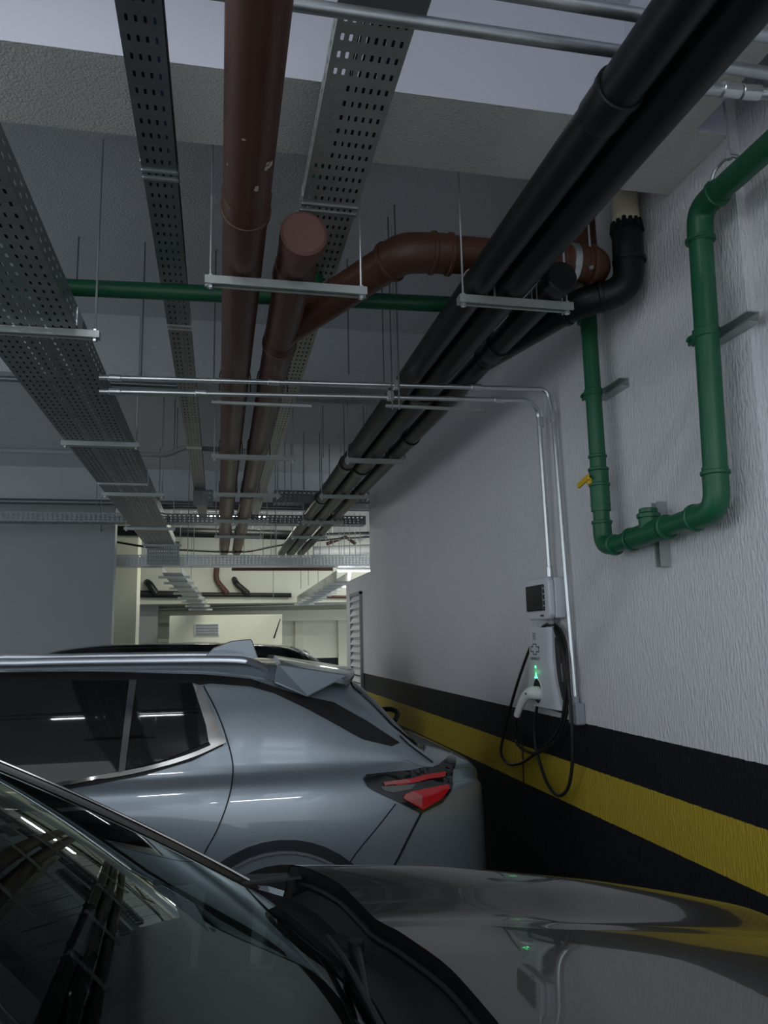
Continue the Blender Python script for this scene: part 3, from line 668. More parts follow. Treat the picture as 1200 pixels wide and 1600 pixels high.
# ------------------------------------------------------------------ breaker box
eb = empty('breaker_box', (XW, 3.8, 1.9), 'white plastic breaker box with smoked window above the wall charger', 'electrical box')
x0, xm, x1 = 1.645, 1.690, XW
MB().bb((xm, 3.70, 1.795), (x1, 3.99, 2.005)).build('back_box', M['whitep'], eb, bevel=.008)
MB().prism([(3.695, 1.815), (3.72, 1.79), (3.97, 1.79), (3.995, 1.815), (3.995, 1.985), (3.97, 2.01), (3.72, 2.01), (3.695, 1.985)], x0+.010, xm-.002, 'x').build('front_cover', M['whitep'], eb, bevel=.010)
MB().bb((x0-.002, 3.75, 1.835), (x0+.02, 3.975, 1.972)).build('smoked_window', M['smoke'], eb, bevel=.006)
mb = MB()
for z in (1.86, 1.89, 1.92, 1.95): mb.tube([(x0+.012, 3.745, z), (x0-.002, 3.745, z)], .004, 8)
mb.build('cover_screw', M['galvb'], eb)
MB().bb((x0+.004, 3.77, 1.805), (x0+.012, 3.805, 1.815)).build('printed_mark', M['print'], eb)
MB().tube([(1.71, 3.80, 1.80), (1.71, 3.80, 1.765)], .018, 12).build('cable_gland', M['greyp'], eb, smooth=30)
# small grey box
gb = empty('junction_box', (XW, 3.6, 1.33), 'small grey junction box at the foot of the conduit, on the black band', 'electrical box')
MB().bb((1.70, 3.555, 1.275), (XW, 3.645, 1.38)).build('box_body', M['greyp'], gb, bevel=.008)
MB().tube([(1.724, 3.60, 1.375), (1.724, 3.60, 1.41)], .018, 12).build('gland', M['greyp'], gb, smooth=30)
# ------------------------------------------------------------------ EV charger
ch = empty('ev_charger', (XW, 3.85, 1.55), 'white and black wall charger with green light, plugged connector and cross-shaped emblem', 'car charger')
XF = 1.668
def yedge(z, side):  # front panel outline
    if side > 0: return sinterp([(1.335, 3.675), (1.40, 3.705), (1.5, 3.740), (1.6, 3.752), (1.755, 3.745)], z)
    return sinterp([(1.335, 4.11), (1.42, 4.095), (1.5, 4.075), (1.6, 4.055), (1.7, 4.035), (1.755, 4.025)], z)
NZ, NY = 22, 14
ra = []
for i in range(NZ+1):
    z = 1.335+.415*i/NZ; a, b = yedge(z, 1), yedge(z, -1)
    ra.append([Vector((XF+.005*(2*j/NY-1)**2+(.010 if j in (0, NY) else 0), a+(b-a)*j/NY, z)) for j in range(NY+1)])
rb_ = [[v+Vector((.026, 0, 0)) for v in r_] for r_ in ra]
mb = MB(); n_ = NY+1; vs = [v for r_ in ra for v in r_]+[v for r_ in rb_ for v in r_]; N0 = len(ra)*n_; fs = []
for i in range(NZ):
    for j in range(NY):
        fs += [(i*n_+j, i*n_+j+1, (i+1)*n_+j+1, (i+1)*n_+j), (N0+i*n_+j, N0+(i+1)*n_+j, N0+(i+1)*n_+j+1, N0+i*n_+j+1)]
    for j in (0, NY): fs.append((i*n_+j, (i+1)*n_+j, N0+(i+1)*n_+j, N0+i*n_+j))
for j in range(NY):
    for i in (0, NZ): fs.append((i*n_+j, N0+i*n_+j, N0+i*n_+j+1, i*n_+j+1))
mb.add(vs, fs); mb.build('front_panel', M['whitep'], ch, smooth=35)
MB().prism([(3.69, 1.315), (3.715, 1.66), (3.74, 1.70), (3.94, 1.715), (3.965, 1.70), (4.02, 1.33)], 1.698, XW, 'x').build('housing', M['blackp'], ch, bevel=.010)
MB().add([(1.705, 3.700, 1.475), (1.742, 3.700, 1.475), (1.742, 3.7075, 1.565), (1.705, 3.7075, 1.565)], [(0, 1, 2, 3)]).build('rating_sticker', M['label'], ch, solid=.002)['label'] = 'silver rating sticker'
mb = MB()
for k in range(6): mb.bb((1.709, 3.6975+k*.0011, 1.485+k*.013), (1.738 if k % 2 else 1.730, 3.700+k*.0011, 1.489+k*.013))
mb.build('sticker_print', M['print'], ch)
# printed icon, emblem, word (front panel faces -X; y decreases to the right of the picture)
def front_x(y, z): 
    a, b = yedge(z, 1), yedge(z, -1); j = (y-a)/(b-a)*NY; return XF+.005*(2*j/NY-1)**2-.0012
def plate(mb, poly):
    vs = [(front_x(y, z), y, z) for y, z in poly]; n = len(vs)
    mb.add(vs+[(v[0]+.003, v[1], v[2]) for v in vs], [tuple(range(n))]+[(i, (i+1) % n, n+(i+1) % n, n+i) for i in range(n)])
def frame_lines(mb, pts, wd, closed=True):
    n = len(pts)
    for i in range(n if closed else n-1):
        a = Vector(pts[i]); b = Vector(pts[(i+1) % n]); d = (b-a).normalized()*wd/2; s = Vector((-d.y, d.x))
        plate(mb, [a-d+s, b+d+s, b+d-s, a-d-s])
YL = 3.945; SC = 1.35
mb = MB()   # small square icon
frame_lines(mb, [(YL-.015, 1.688), (YL+.015, 1.688), (YL+.015, 1.720), (YL-.015, 1.720)], .003)
for k in range(3): plate(mb, [(YL-.007, 1.695+k*.007), (YL+.007, 1.695+k*.007), (YL+.007, 1.698+k*.007), (YL-.007, 1.698+k*.007)])
mb.build('printed_icon', M['print'], ch)
mb = MB(); s = 1.3   # cross emblem: slanted bar through a block
cx, cz = YL, 1.635
E_ = [(.036, .009), (.014, .009), (.011, .020), (-.014, .020), (-.011, .009), (-.031, .009), (-.036, -.009), (-.014, -.009), (-.011, -.020), (.014, -.020), (.011, -.009), (.031, -.009)]
frame_lines(mb, [(cx+a*s*1.25, cz+b*s) for a, b in [(.036, -.010), (.034, .010), (.014, .010), (.014, .021), (-.014, .021), (-.014, .010), (-.037, .010), (-.033, -.010), (-.014, -.010), (-.014, -.021), (.014, -.021), (.014, -.010)]], .0055)
mb.build('emblem', M['print'], ch)
fc = bpy.data.curves.new('lettering', 'FONT'); fc.body = 'CHEVROLET'; fc.size = .021; fc.extrude = .0006; fc.align_x = 'CENTER'; fc.space_character = 1.15
fo = bpy.data.objects.new('lettering', fc); COL.objects.link(fo); fo.data.materials.append(M['print']); bpy.context.view_layer.update()
fm = bpy.data.meshes.new_from_object(fo); bpy.data.objects.remove(fo); fo = bpy.data.objects.new('lettering', fm); COL.objects.link(fo)
fo.parent = ch; fo.matrix_parent_inverse = Matrix.Translation(ch.location).inverted()
fo.matrix_basis = Matrix(((0, 0, -1, XF-.0004), (-1, 0, 0, YL), (0, 1, 0, 1.578), (0, 0, 0, 1)))
mb = MB()
for z, r in ((1.542, .006),):
    mb.tube([(XF-.002, YL, z), (XF+.004, YL, z)], r, 14)
mb.build('status_light', M['led'], ch)['label'] = 'green status light'
mb = MB(); plate(mb, [(YL+.022, 1.485), (YL+.008, 1.492), (YL, 1.512), (YL-.008, 1.492), (YL-.022, 1.485), (YL-.010, 1.478), (YL+.010, 1.478)]); mb.build('status_light', M['led'], ch)['label'] = 'glowing green light above the plug socket'
gl = bpy.data.lights.new('green_glow', 'POINT'); gl.energy = .012; gl.color = (.05, 1, .25); gl.shadow_soft_size = .01
glo = bpy.data.objects.new('green_glow', gl); COL.objects.link(glo); glo.location = (XF-.02, YL, 1.515); glo.parent = ch; glo.matrix_parent_inverse = Matrix.Translation(ch.location).inverted()
# oval recess with pale rim
mb = MB(); K = 28
outer = [(YL-.012+.060*math.cos(2*math.pi*k/K), 1.415+.066*math.sin(2*math.pi*k/K)) for k in range(K)]
plate(mb, outer); mb.build('socket_recess', M['blackp'], ch)
mb = MB(); mb.tube([(front_x(y, z)-.001, y, z) for y, z in outer]+[(front_x(*outer[0])-.001, *outer[0])], .0035, 8, caps=False); mb.build('socket_rim', M['whitep'], ch, smooth=True)
# connector plug
pl = empty('charging_plug', (XF-.03, YL, 1.42), 'white charging gun plugged into the wall charger, grip pointing down left', 'plug')
sp = [(XF+.006, YL-.030, 1.405), (XF-.025, YL-.030, 1.408), (XF-.045, YL+.0, 1.402), (XF-.06, YL+.045, 1.370), (XF-.068, YL+.095, 1.315), (XF-.070, YL+.125, 1.280)]
path = catmull(sp, 6); rr = [interp([(0, .036), (.3, .034), (.5, .026), (.8, .019), (1, .018)], k/(len(path)-1)) for k in range(len(path))]
MB().tube(path, rr, 20).build('plug_body', M['whitepl'], pl, smooth=60)
MB().tube([Vector(sp[-1])+Vector((.003, -.004, .008)), Vector(sp[-1])+Vector((-.006, .012, -.022))], .0155, 14).build('strain_relief', M['rubber'], pl, smooth=30)
MB().tube([(XF-.075, YL-.02, 1.405), (XF-.05, YL-.02, 1.405)], .005, 8).build('plug_button', M['print'], pl)
# cable: one long loop with coils
e = Vector(sp[-1])+Vector((-.006, .012, -.022))
cp = [e, (1.65, 4.22, 1.19), (1.68, 4.33, 1.12), (1.69, 4.25, 1.075), (1.695, 4.05, 1.08), (1.70, 3.82, 1.17), (1.70, 3.69, 1.28), (1.70, 3.63, 1.42), (1.705, 3.63, 1.58), (1.71, 3.66, 1.69), (1.715, 3.76, 1.755), (1.72, 3.88, 1.765), (1.722, 4.0, 1.73),
      (1.71, 4.12, 1.63), (1.70, 4.34, 1.39), (1.70, 4.55, 1.13), (1.70, 4.62, 1.0), (1.70, 4.50, .955), (1.70, 4.30, .99), (1.70, 4.10, 1.065), (1.70, 3.88, 1.16), (1.69, 3.71, 1.27), (1.685, 3.63, 1.42), (1.685, 3.63, 1.56), (1.695, 3.67, 1.68), (1.70, 3.74, 1.745), (1.69, 3.71, 1.72), (1.68, 3.62, 1.62),
      (1.675, 3.565, 1.45), (1.675, 3.555, 1.30), (1.68, 3.58, 1.12), (1.69, 3.66, .98), (1.70, 3.78, .91), (1.70, 3.88, .91), (1.70, 3.98, .97), (1.70, 4.07, 1.10), (1.70, 4.08, 1.22), (1.71, 4.04, 1.34)]
cable('charging_cable', 'thick black charging cable looped over and under the wall charger', cp, .0085, M['rubber'])
o = MB().tube([(XW-.004, 4.38, 1.14), (XW-.004, 4.39, .86)], .004, 6).build('thin_wire', M['cblack']); tag(o, 'thin black wire hanging on the yellow stripe below the charger', 'wire')

# ------------------------------------------------------------------ cars
def bvh_of(o): 
    me = o.data; return BVHTree.FromPolygons([v.co.copy() for v in me.vertices], [tuple(p.vertices) for p in me.polygons])
def cast2d(bv, a, b, ax, sgn):
    if ax == 'y': o_, d = Vector((a, -3 if sgn > 0 else 12, b)), Vector((0, sgn, 0))
    else: o_, d = Vector((a, b, 6)), Vector((0, 0, -1))
    h = bv.ray_cast(o_, d)
    if h[0] is None:
        q = bv.find_nearest(Vector((a, interp([(0, 3.6)], 0), b)) if ax == 'y' else Vector((a, b, 1.3))); return q[0], q[1]
    return h[0], h[1]
def to2d(bv, px, ax='y', Y=3.6):
    h = bv.ray_cast(CAM, ray(*px))
    p = h[0] if h[0] is not None else P(px[0], px[1], 'y', Y)
    return (p.x, p.z) if ax == 'y' else (p.x, p.y)
def patch(bv, poly, m, name, parent, off=.004, ax='y', sgn=1, step=.024, solid=.004, smooth_n=0, z0=None):
    if smooth_n: poly = [(v.x, v.y) for v in catmull([Vector((a, b, 0)) for a, b in poly], smooth_n, True)]
    dens = []
    for i in range(len(poly)):
        a, b = Vector(poly[i]), Vector(poly[(i+1) % len(poly)]); k = max(1, int((b-a).length/step))
        for j in range(k): dens.append(a.lerp(b, j/k))
    n = len(dens); vs = list(dens)
    x0 = min(v.x for v in dens); x1 = max(v.x for v in dens); y0 = min(v.y for v in dens); y1 = max(v.y for v in dens)
    def inside(p):
        c = False
        for i in range(n):
            a, b = dens[i], dens[i-1]
            if (a.y > p.y) != (b.y > p.y) and p.x < (b.x-a.x)*(p.y-a.y)/(b.y-a.y)+a.x: c = not c
        return c
    def near(p): return min((p-q).length_squared for q in dens) < (step*.4)**2
    yy = y0+step/2
    while yy < y1:
        xx = x0+step/2
        while xx < x1:
            p = Vector((xx, yy))
            if inside(p) and not near(p): vs.append(p)
            xx += step
        yy += step
    r = delaunay_2d_cdt([Vector((v.x, v.y)) for v in vs], [(i, (i+1) % n) for i in range(n)], [], 1, 1e-6)
    v3 = []
    for v in r[0]:
        c, nn = cast2d(bv, v.x, v.y, ax, sgn)
        if z0 is not None and ax == 'y':   # flat-bending pane: straight in z through three heights of the side
            ca = cast2d(bv, v.x, z0, ax, sgn)[0]; cb = cast2d(bv, v.x, z0+.24, ax, sgn)[0]
            tt = (v.y-z0)/.24; c = Vector((v.x, ca.y+(cb.y-ca.y)*tt-sgn*.004*4*tt*(1-tt), v.y)); nn = Vector((0, -sgn, .3)).normalized()
        if ax == 'y' and nn.y*sgn > 0: nn = -nn
        if ax == 'z' and nn.z < 0: nn = -nn
        v3.append(c+nn*off)
    mb = MB(); mb.add(v3, [tuple(f) for f in r[2]])
    return mb.build(name, m, parent, smooth=50, solid=solid)
def seam(bv, pts, wd, m, name, parent, off=.0035, ax='y', sgn=1, n=6, sm=True):
    pl = [Vector((a, b, 0)) for a, b in pts]
    if sm: pl = catmull(pl, n)
    dens = []
    for a, b in zip(pl, pl[1:]):
        k = max(1, int((b-a).length/.02))
        for j in range(k): dens.append(a.lerp(b, j/k))
    dens.append(pl[-1]); rows = []
    for i, p in enumerate(dens):
        t = (dens[min(i+1, len(dens)-1)]-dens[max(i-1, 0)]); t.normalize(); s = Vector((-t.y, t.x, 0))*wd/2
        row = []
        for q in (p-s, p+s):
            c, nn = cast2d(bv, q.x, q.y, ax, sgn)
            if ax == 'y' and nn.y*sgn > 0: nn = -nn
            if ax == 'z' and nn.z < 0: nn = -nn
            row.append(c+nn*off)
        rows.append(row)
    mb = MB(); mb.grid(rows); return mb.build(name, m, parent, smooth=50, solid=.003)

def wheel(parent, x, y, r, wdt, sgn):
    wm = empty_part = MB(); n = 40
    prof = [(r-.12, -wdt/2), (r-.03, -wdt/2), (r, -wdt/2+.03), (r, wdt/2-.03), (r-.03, wdt/2), (r-.12, wdt/2)]
    rows = [[Vector((x+pr*math.cos(2*math.pi*k/n), y+py, r+pr*math.sin(2*math.pi*k/n))) for k in range(n)] for pr, py in prof]
    mb = MB(); mb.grid(rows, close=True); ty = mb.build('wheel', M['tyre'], parent, smooth=40)
    mb = MB(); yo = y-sgn*wdt/2*.75
    mb.tube([(x, yo, r), (x, yo+sgn*.02, r)], r-.12, n)
    for k in range(5):
        a = 2*math.pi*k/5; c = Vector((x+math.cos(a)*(r-.12)/2, yo-sgn*.01, r+math.sin(a)*(r-.12)/2))
        mb.box(c, (r-.12, .03, .06), rot=Matrix.Rotation(-a, 3, 'Y'))
    mb.tube([(x, yo-sgn*.03, r), (x, yo, r)], .05, 16)
    rm = mb.build('rim', M['alloy'], None, smooth=30); rm.parent = ty

def suv_body(xr, yc, m, parent, k=1.0, kz=1.0):
    W = [(0, .50), (.015, .60), (.05, .70), (.12, .79), (.22, .855), (.35, .895), (.6, .932), (.9, .948), (1.3, .95), (3.6, .95), (4.1, .93), (4.5, .86), (4.74, .72), (4.84, .5)]
    ZR = [(0, .93), (.02, 1.02), (.05, 1.075), (.12, 1.115), (.2, 1.135), (.31, 1.16), (.42, 1.27), (.64, 1.50), (.75, 1.56), (1.0, 1.605), (1.3, 1.625), (1.8, 1.64), (2.4, 1.645), (2.9, 1.61), (3.25, 1.47), (3.7, 1.15), (4.2, 1.07), (4.6, .96), (4.78, .84), (4.84, .72)]
    ZT = [(0, .90), (.02, 1.0), (.05, 1.05), (.12, 1.085), (.25, 1.10), (.38, 1.12), (.5, 1.185), (.74, 1.33), (.97, 1.455), (1.2, 1.515), (1.6, 1.535), (2.4, 1.54), (2.9, 1.50), (3.25, 1.36), (3.65, 1.10), (4.2, 1.0), (4.6, .9), (4.78, .80), (4.84, .68)]
    rows = []; N = 130
    st = sorted(set([4.84*(i/N) for i in range(N+1)]+[.008, .02, .035, .08]))
    for s in st:
        x = xr-s*k; w_ = sinterp(W, s); zr = sinterp(ZR, s); zt = min(sinterp(ZT, s), zr-.02)
        zb = min(1.13, zt-.025); zc = min(1.01, zb-.03); w_ *= 1.012
        ts = max(0, min(1, (s-.25)/.6)); tf = max(0, min(1, (4.6-s)/.8)); 
        gh = (zt-zb)/.33  # 0..1 greenhouse height
        under = max(0, 1-s/.25)
        half = [(w_*.80, .24+.05*under), (w_*.955, .27), (w_*.985, .42), (w_*.998, .60), (w_*.992, .78), (w_*.978, .90), (w_*.955, zc), (w_*.920, zb-.045), (w_*(.872), zb),
                (w_*(.872-.036*gh), zb+(zt-zb)*.33), (w_*(.872-.085*gh), zb+(zt-zb)*.70), (w_*(.872-.132*gh), zt), (w_*(.852-.145*gh), zt+(zr-zt)*.25), (w_*(.80-.13*gh), zt+(zr-zt)*.52), (w_*.60, zt+(zr-zt)*.84), (w_*.30, zt+(zr-zt)*.96), (0, zr)]
        # never let points cross
        half = [(a, min(b, z_max)) for (a, b), z_max in zip(half, [zr]*len(half))]
        if zr < 1.0:
            half = [(a, b if b < zr-.05 else b*.5+(zr-.05)*.5) for a, b in half]; half[-1] = (0, zr)
        half = [(v.x, v.y) for v in catmull([Vector((a, b, 0)) for a, b in half], 3)]
        row = [Vector((x, yc-a*1.0, b*kz)) for a, b in half]+[Vector((x, yc+a, b*kz)) for a, b in reversed(half[:-1])]
        rows.append(row)
    mb = MB(); mb.grid(rows); nc = len(rows[0])
    mb.add(rows[0], [tuple(range(nc))]); mb.add(rows[-1], [tuple(range(nc))])
    return mb.build('body', m, parent, smooth=60)

XR = 1.34; YCS = 4.50
suv = empty('parked_suv', (XR-2.4, YCS, 0), 'grey blue SUV parked behind, tail towards the striped wall, with silver roof rails', 'car')
body = suv_body(XR, YCS, M['suv'], suv); bv = bvh_of(body)
def px2(*pts): return [to2d(bv, p) for p in pts]
def both(poly, m, name, **k):
    patch(bv, poly, m, name, suv, sgn=1, **k); 
wx = .27
# side glass: rear door window and quarter window, dark surround
sur = px2((-60, 1056), (120, 1054), (310, 1056), (395, 1063), (430, 1080), (395, 1072), (330, 1066), (306, 1070), (349, 1163), (300, 1186), (225, 1208), (150, 1222), (60, 1238), (-60, 1255))
patch(bv, px2((-60, 1053), (140, 1051), (312, 1055), (392, 1062), (440, 1078), (482, 1090), (521, 1098), (573, 1127), (624, 1161), (612, 1166), (566, 1155), (510, 1124), (480, 1108), (430, 1084), (392, 1073), (330, 1068), (306, 1071), (349, 1165), (300, 1189), (225, 1211), (150, 1226), (60, 1242), (-60, 1258)), M['gap'], 'window_surround', suv, .005)
patch(bv, px2((-60, 1066), (100, 1064), (203, 1065), (186, 1206), (140, 1216), (60, 1232), (-60, 1246)), M['glassb'], 'side_window', suv, .016, z0=1.23)
patch(bv, px2((214, 1066), (300, 1069), (326, 1160), (260, 1187), (197, 1204)), M['glassb'], 'quarter_window', suv, .016, z0=1.23)
# bring other-side and front-door glass (seen only from elsewhere)
def mir(v): return Vector((v.x, 2*YCS-v.y, v.z))
patch(bv, [(-1.10, 1.19), (-1.10, 1.49), (-1.75, 1.47), (-2.1, 1.22), (-2.15, 1.17)], M['glassb'], 'side_window', suv, .009)
patch(bv, [(-.02, 1.26), (-.12, 1.49), (-1.0, 1.50), (-1.75, 1.47), (-2.15, 1.17), (-1.0, 1.20)], M['glassb'], 'side_window', suv, .009, sgn=-1)
# chrome lower trim and rear corner
seam(bv, px2((-60, 1249), (60, 1236), (140, 1219), (225, 1203), (300, 1181), (352, 1158)), .018, M['chrome'], 'window_trim', suv, .017)
patch(bv, px2((301, 1070), (312, 1073), (331, 1115), (352, 1160), (330, 1166), (326, 1160), (322, 1135), (306, 1085)), M['chrome'], 'corner_trim', suv, .018)
patch(bv, px2((203, 1064), (214, 1064), (196, 1206), (186, 1208)), M['clad'], 'window_post', suv, .021, z0=1.23)
# panel gaps
seam(bv, px2((318, 1072), (340, 1115), (356, 1160), (364, 1200), (358, 1245), (340, 1295), (320, 1332), (316, 1350)), .006, M['gap'], 'panel_gap', suv)
seam(bv, px2((618, 1256), (590, 1292), (560, 1328), (540, 1357)), .005, M['gap'], 'panel_gap', suv)
seam(bv, px2((658, 1270), (640, 1305), (625, 1335), (616, 1352)), .010, M['gap'], 'panel_gap', suv)
seam(bv, px2((440, 1032), (444, 1052), (436, 1072)), .005, M['gap'], 'panel_gap', suv)
seam(bv, px2((624, 1150), (640, 1165), (660, 1180), (676, 1192)), .004, M['gap'], 'panel_gap', suv)
# rocker / doors seam front
seam(bv, [(-.95, 1.18), (-.97, .9), (-.95, .4)], .006, M['gap'], 'panel_gap', suv)
# tail lamp
patch(bv, px2((566, 1218), (572, 1212), (620, 1207), (670, 1200), (698, 1186), (704, 1178), (707, 1200), (706, 1222), (703, 1236), (690, 1254), (657, 1271), (620, 1252), (585, 1236), (573, 1229)), M['lens'], 'tail_light', suv, .010, step=.011)
patch(bv, px2((604, 1223), (650, 1216), (695, 1209), (692, 1217), (650, 1224), (618, 1228)), M['red'], 'red_lens', suv, .018, step=.011)
patch(bv, px2((597, 1224), (632, 1219), (641, 1224), (600, 1229)), M['pink'], 'red_lens', suv, .021, step=.011)
patch(bv, px2((630, 1242), (640, 1237), (697, 1228), (700, 1232), (688, 1247), (658, 1265), (628, 1248)), M['red'], 'red_lens', suv, .018, step=.011)
patch(bv, px2((632, 1241), (644, 1237), (657, 1244), (657, 1262), (628, 1248)), M['pink'], 'red_lens', suv, .021, step=.011)
patch(bv, px2((593, 1230), (648, 1226), (640, 1234), (612, 1239), (598, 1236)), M['lensg'], 'clear_lens', suv, .018, step=.011)
# wheel arch
def arch_pts(r0, r1, n=24, a0=-10, a1=190, cz=.37):
    o_ = [(wx+r0*math.cos(math.radians(a0+(a1-a0)*k/n)), cz+r0*math.sin(math.radians(a0+(a1-a0)*k/n))) for k in range(n+1)]
    i_ = [(wx+r1*math.cos(math.radians(a1-(a1-a0)*k/n)), cz+r1*math.sin(math.radians(a1-(a1-a0)*k/n))) for k in range(n+1)]
    return o_+i_
ax_, az_ = to2d(bv, (445, 1311)); RO = az_-.37; 
for dx, nm in ((0, 1), (-2.95, 2)):
    q = [(a+dx, b) for a, b in arch_pts(RO, RO-.045)]; patch(bv, q, M['clad'], 'arch_flare_shade', suv, .012, step=.04)  # shade on the body-coloured flare, put in as a darker ring
    q = [(a+dx, b) for a, b in arch_pts(RO-.045, RO-.055)]; patch(bv, q, M['rail'], 'arch_trim', suv, .020, step=.03)
    q = [(a+dx, b) for a, b in arch_pts(RO-.055, RO-.10)]; patch(bv, q, M['suv'], 'arch_lip', suv, .006, step=.03)
    q = [(wx+dx+(RO-.095)*math.cos(2*math.pi*k/40), .37+(RO-.095)*math.sin(2*math.pi*k/40)) for k in range(40)]
    patch(bv, [(a, max(b, .26)) for a, b in q], M['gap'], 'arch_liner', suv, .004, step=.05)
    for sg, yy in ((1, YCS-.86), (-1, YCS+.86)): wheel(suv, wx+dx, yy, .36, .24, sg)
# roof rails
for sg, y_ in ((-1, 3.88), (1, 5.12)):
    mb = MB(); pts = []
    xs = [-2.2, -2.1, -1.5, -.9, -.3, .05, .16, .24]
    def rz(x):
        h = bv.ray_cast(Vector((x, y_, 5)), Vector((0, 0, -1))); return h[0].z
    top = [0.0, .045, .05, .05, .05, .05, .035, .0]
    pts = [Vector((x, y_, rz(x)+t_+.0)) for x, t_ in zip(xs, top)]
    path = catmull(pts, 5)
    rows = [[p+Vector((0, a, b)) for a, b in ((-.022, -.018), (-.026, .0), (-.014, .016), (.010, .016), (.022, 0), (.022, -.018))] for p in path]
    mb.grid(rows, close=True); mb.build('roof_rail', M['rail'], suv, smooth=50)
# far rail fin end
mb = MB(); mb.prism([(-.10, 1.60), (-.03, 1.672), (.08, 1.712), (.20, 1.722), (.212, 1.71), (.25, 1.60)], 5.03, 5.08); mb.build('rail_end', M['suv'], suv, bevel=.006)
# cantrail lines
seam(bv, px2((-60, 1050), (140, 1049), (300, 1050), (380, 1056), (425, 1066)), .007, M['rail'], 'cantrail_line', suv, .004)
# spoiler: top plate with downturned sides
def roofz(x, y):
    h = bv.ray_cast(Vector((x, y, 5)), Vector((0, 0, -1))); return h[0].z if h[0] else 1.5
rows = []
for i in range(9):
    t_ = i/8; x = .30+.42*t_; row = []
    for j in range(15):
        v = j/14*2-1; xx = x-.11*abs(v)**3*t_
        row.append(Vector((xx, YCS+v*(.70+.07*t_), 1.618-.075*t_-.040*abs(v)**2.5)))
    rows.append(row)
mb = MB(); mb.grid(rows); mb.build('spoiler', M['suv'], suv, smooth=50, solid=.022)
for sg in (-1, 1):
    yy = YCS+sg*.765; a = [(.28, 1.60), (.62, 1.555), (.40, 1.455), (.28, 1.50)]
    c0 = [Vector((.28, YCS+sg*.72, 1.60)), Vector((.62, YCS+sg*.755, 1.540)), Vector((.415, YCS+sg*.785, 1.445)), Vector((.26, YCS+sg*.765, 1.515))]
    mb = MB(); mb.add(c0+[v-Vector((0, sg*.09, 0)) for v in c0], [(0, 1, 2, 3), (4, 7, 6, 5), (0, 4, 5, 1), (1, 5, 6, 2), (2, 6, 7, 3), (3, 7, 4, 0)])
    mb.build('spoiler_side', M['suv'], suv, bevel=.006)
# rear window
patch(bv, [(.66, YCS-.62), (.66, YCS), (.66, YCS+.62), (.84, YCS+.70), (.97, YCS+.66), (1.02, YCS+.4), (1.035, YCS), (1.02, YCS-.4), (.97, YCS-.66), (.84, YCS-.70)], M['glassb'], 'rear_window', suv, .006, ax='z', step=.05)
# wiper
wa = P(598, 1107, 'y', 4.4); wb = P(620, 1122, 'y', 4.3)
MB().tube(catmull([P(596, 1109, 'y', 4.42), P(610, 1108, 'y', 4.38), P(621, 1114, 'y', 4.33), P(617, 1126, 'y', 4.30)], 4), .014, 10).build('rear_wiper', M['blackp'], suv, smooth=True)
# door handle & bumper mouldings
patch(bv, [(1.0, .30), (-.0+.75, .30), (.72, .42), (1.1, .42), (1.2, .34)], M['clad'], 'bumper_moulding', suv, .01)
seam(bv, [(-.30, .40), (-2.3, .38)], .10, M['clad'], 'sill_moulding', suv, .008, sm=False)

# background dark car
bgc = empty('parked_car', (.7-2.3, 7.3, 0), 'black car parked behind the grey blue SUV, only its roof and antenna showing', 'car')
b2 = suv_body(1.46, 7.45, M['darkbg'], bgc, .95, 1.04); bv2 = bvh_of(b2)
patch(bv2, [(.88, 6.9), (.88, 8.0), (1.2, 8.1), (1.2, 6.8)], M['glassb'], 'rear_window', bgc, .006, ax='z', step=.06)
for dx in (-.7, -3.4):
    for sg, yy in ((1, 7.45-.86), (-1, 7.45+.86)): wheel(bgc, 1.55+dx-.25, yy, .35, .22, sg)
pA = P(428, 994, 'y', 7.4); pB = P(438, 967, 'y', 7.4)
MB().tube([pA-Vector((0, 0, .02)), pB], [.008, .004], 8).build('antenna', M['blackp'], bgc, smooth=True)
seam(bv2, [to2d(bv2, p, 'y', 6.7) for p in ((465, 1008), (475, 1015), (484, 1026))], .05, M['whitep'], 'tail_light', bgc, .01)

# ------------------------------------------------------------------ foreground car
fc_ = empty('foreground_car', (-.6, 1.37, 0), 'dark grey car nearest the viewer, its windshield and hood filling the bottom of the picture', 'car')
YF = 1.37; WF = .92
ZF = [(-.2, 1.14), (.05, 1.125), (.2, 1.115), (.4, 1.10), (.62, 1.082), (.86, 1.048), (1.09, 1.012), (1.3, .972), (1.48, .932), (1.60, .898), (1.67, .82), (1.70, .68)]
def lat(d):   # height of hood relative to the crest, d = |dy|/WF
    return sinterp([(0, -.028), (.3, -.030), (.5, -.040), (.63, -.050), (.70, -.036), (.82, -.006), (.90, 0), (.955, -.012), (.985, -.05), (1.0, -.10)], d)
def Xh(dy): a = abs(dy); return interp([(0, .475), (.03, .475), (.35, .425), (.70, .33), (.83, .22), (.92, .20)], a)
def XhS(dy): return sinterp([(0, .475), (.2, .462), (.35, .432), (.55, .385), (.70, .325), (.80, .25), (.86, .205), (.92, .19)], abs(dy))
def Xf(dy): return 1.70-.04*(abs(dy)/WF)**2-.07*(abs(dy)/WF)**6
rows = []
NJ, NI = 60, 44
for i in range(NI+1):
    t_ = i/NI; row = []
    for j in range(NJ+1):
        v = j/NJ*2-1; v = math.copysign(1-(1-abs(v))**1.3, v); dy = v*WF
        xa, xb = XhS(dy), Xf(dy); tt = 1-(1-t_)**1.25; x = xa+(xb-xa)*tt
        x_ = min(1.70, x+(1.70-xb)*(tt)); sc_ = 1-.06*(tt)**4
        z = sinterp(ZF, x_)+lat(abs(v))+.075*(1-min(1, abs(v)/.9)**2)*max(0, min(1, (x-.5)/1.1))**2
        row.append(Vector((x, YF+dy, z)))
    rows.append(row)
mb = MB(); mb.grid(rows)
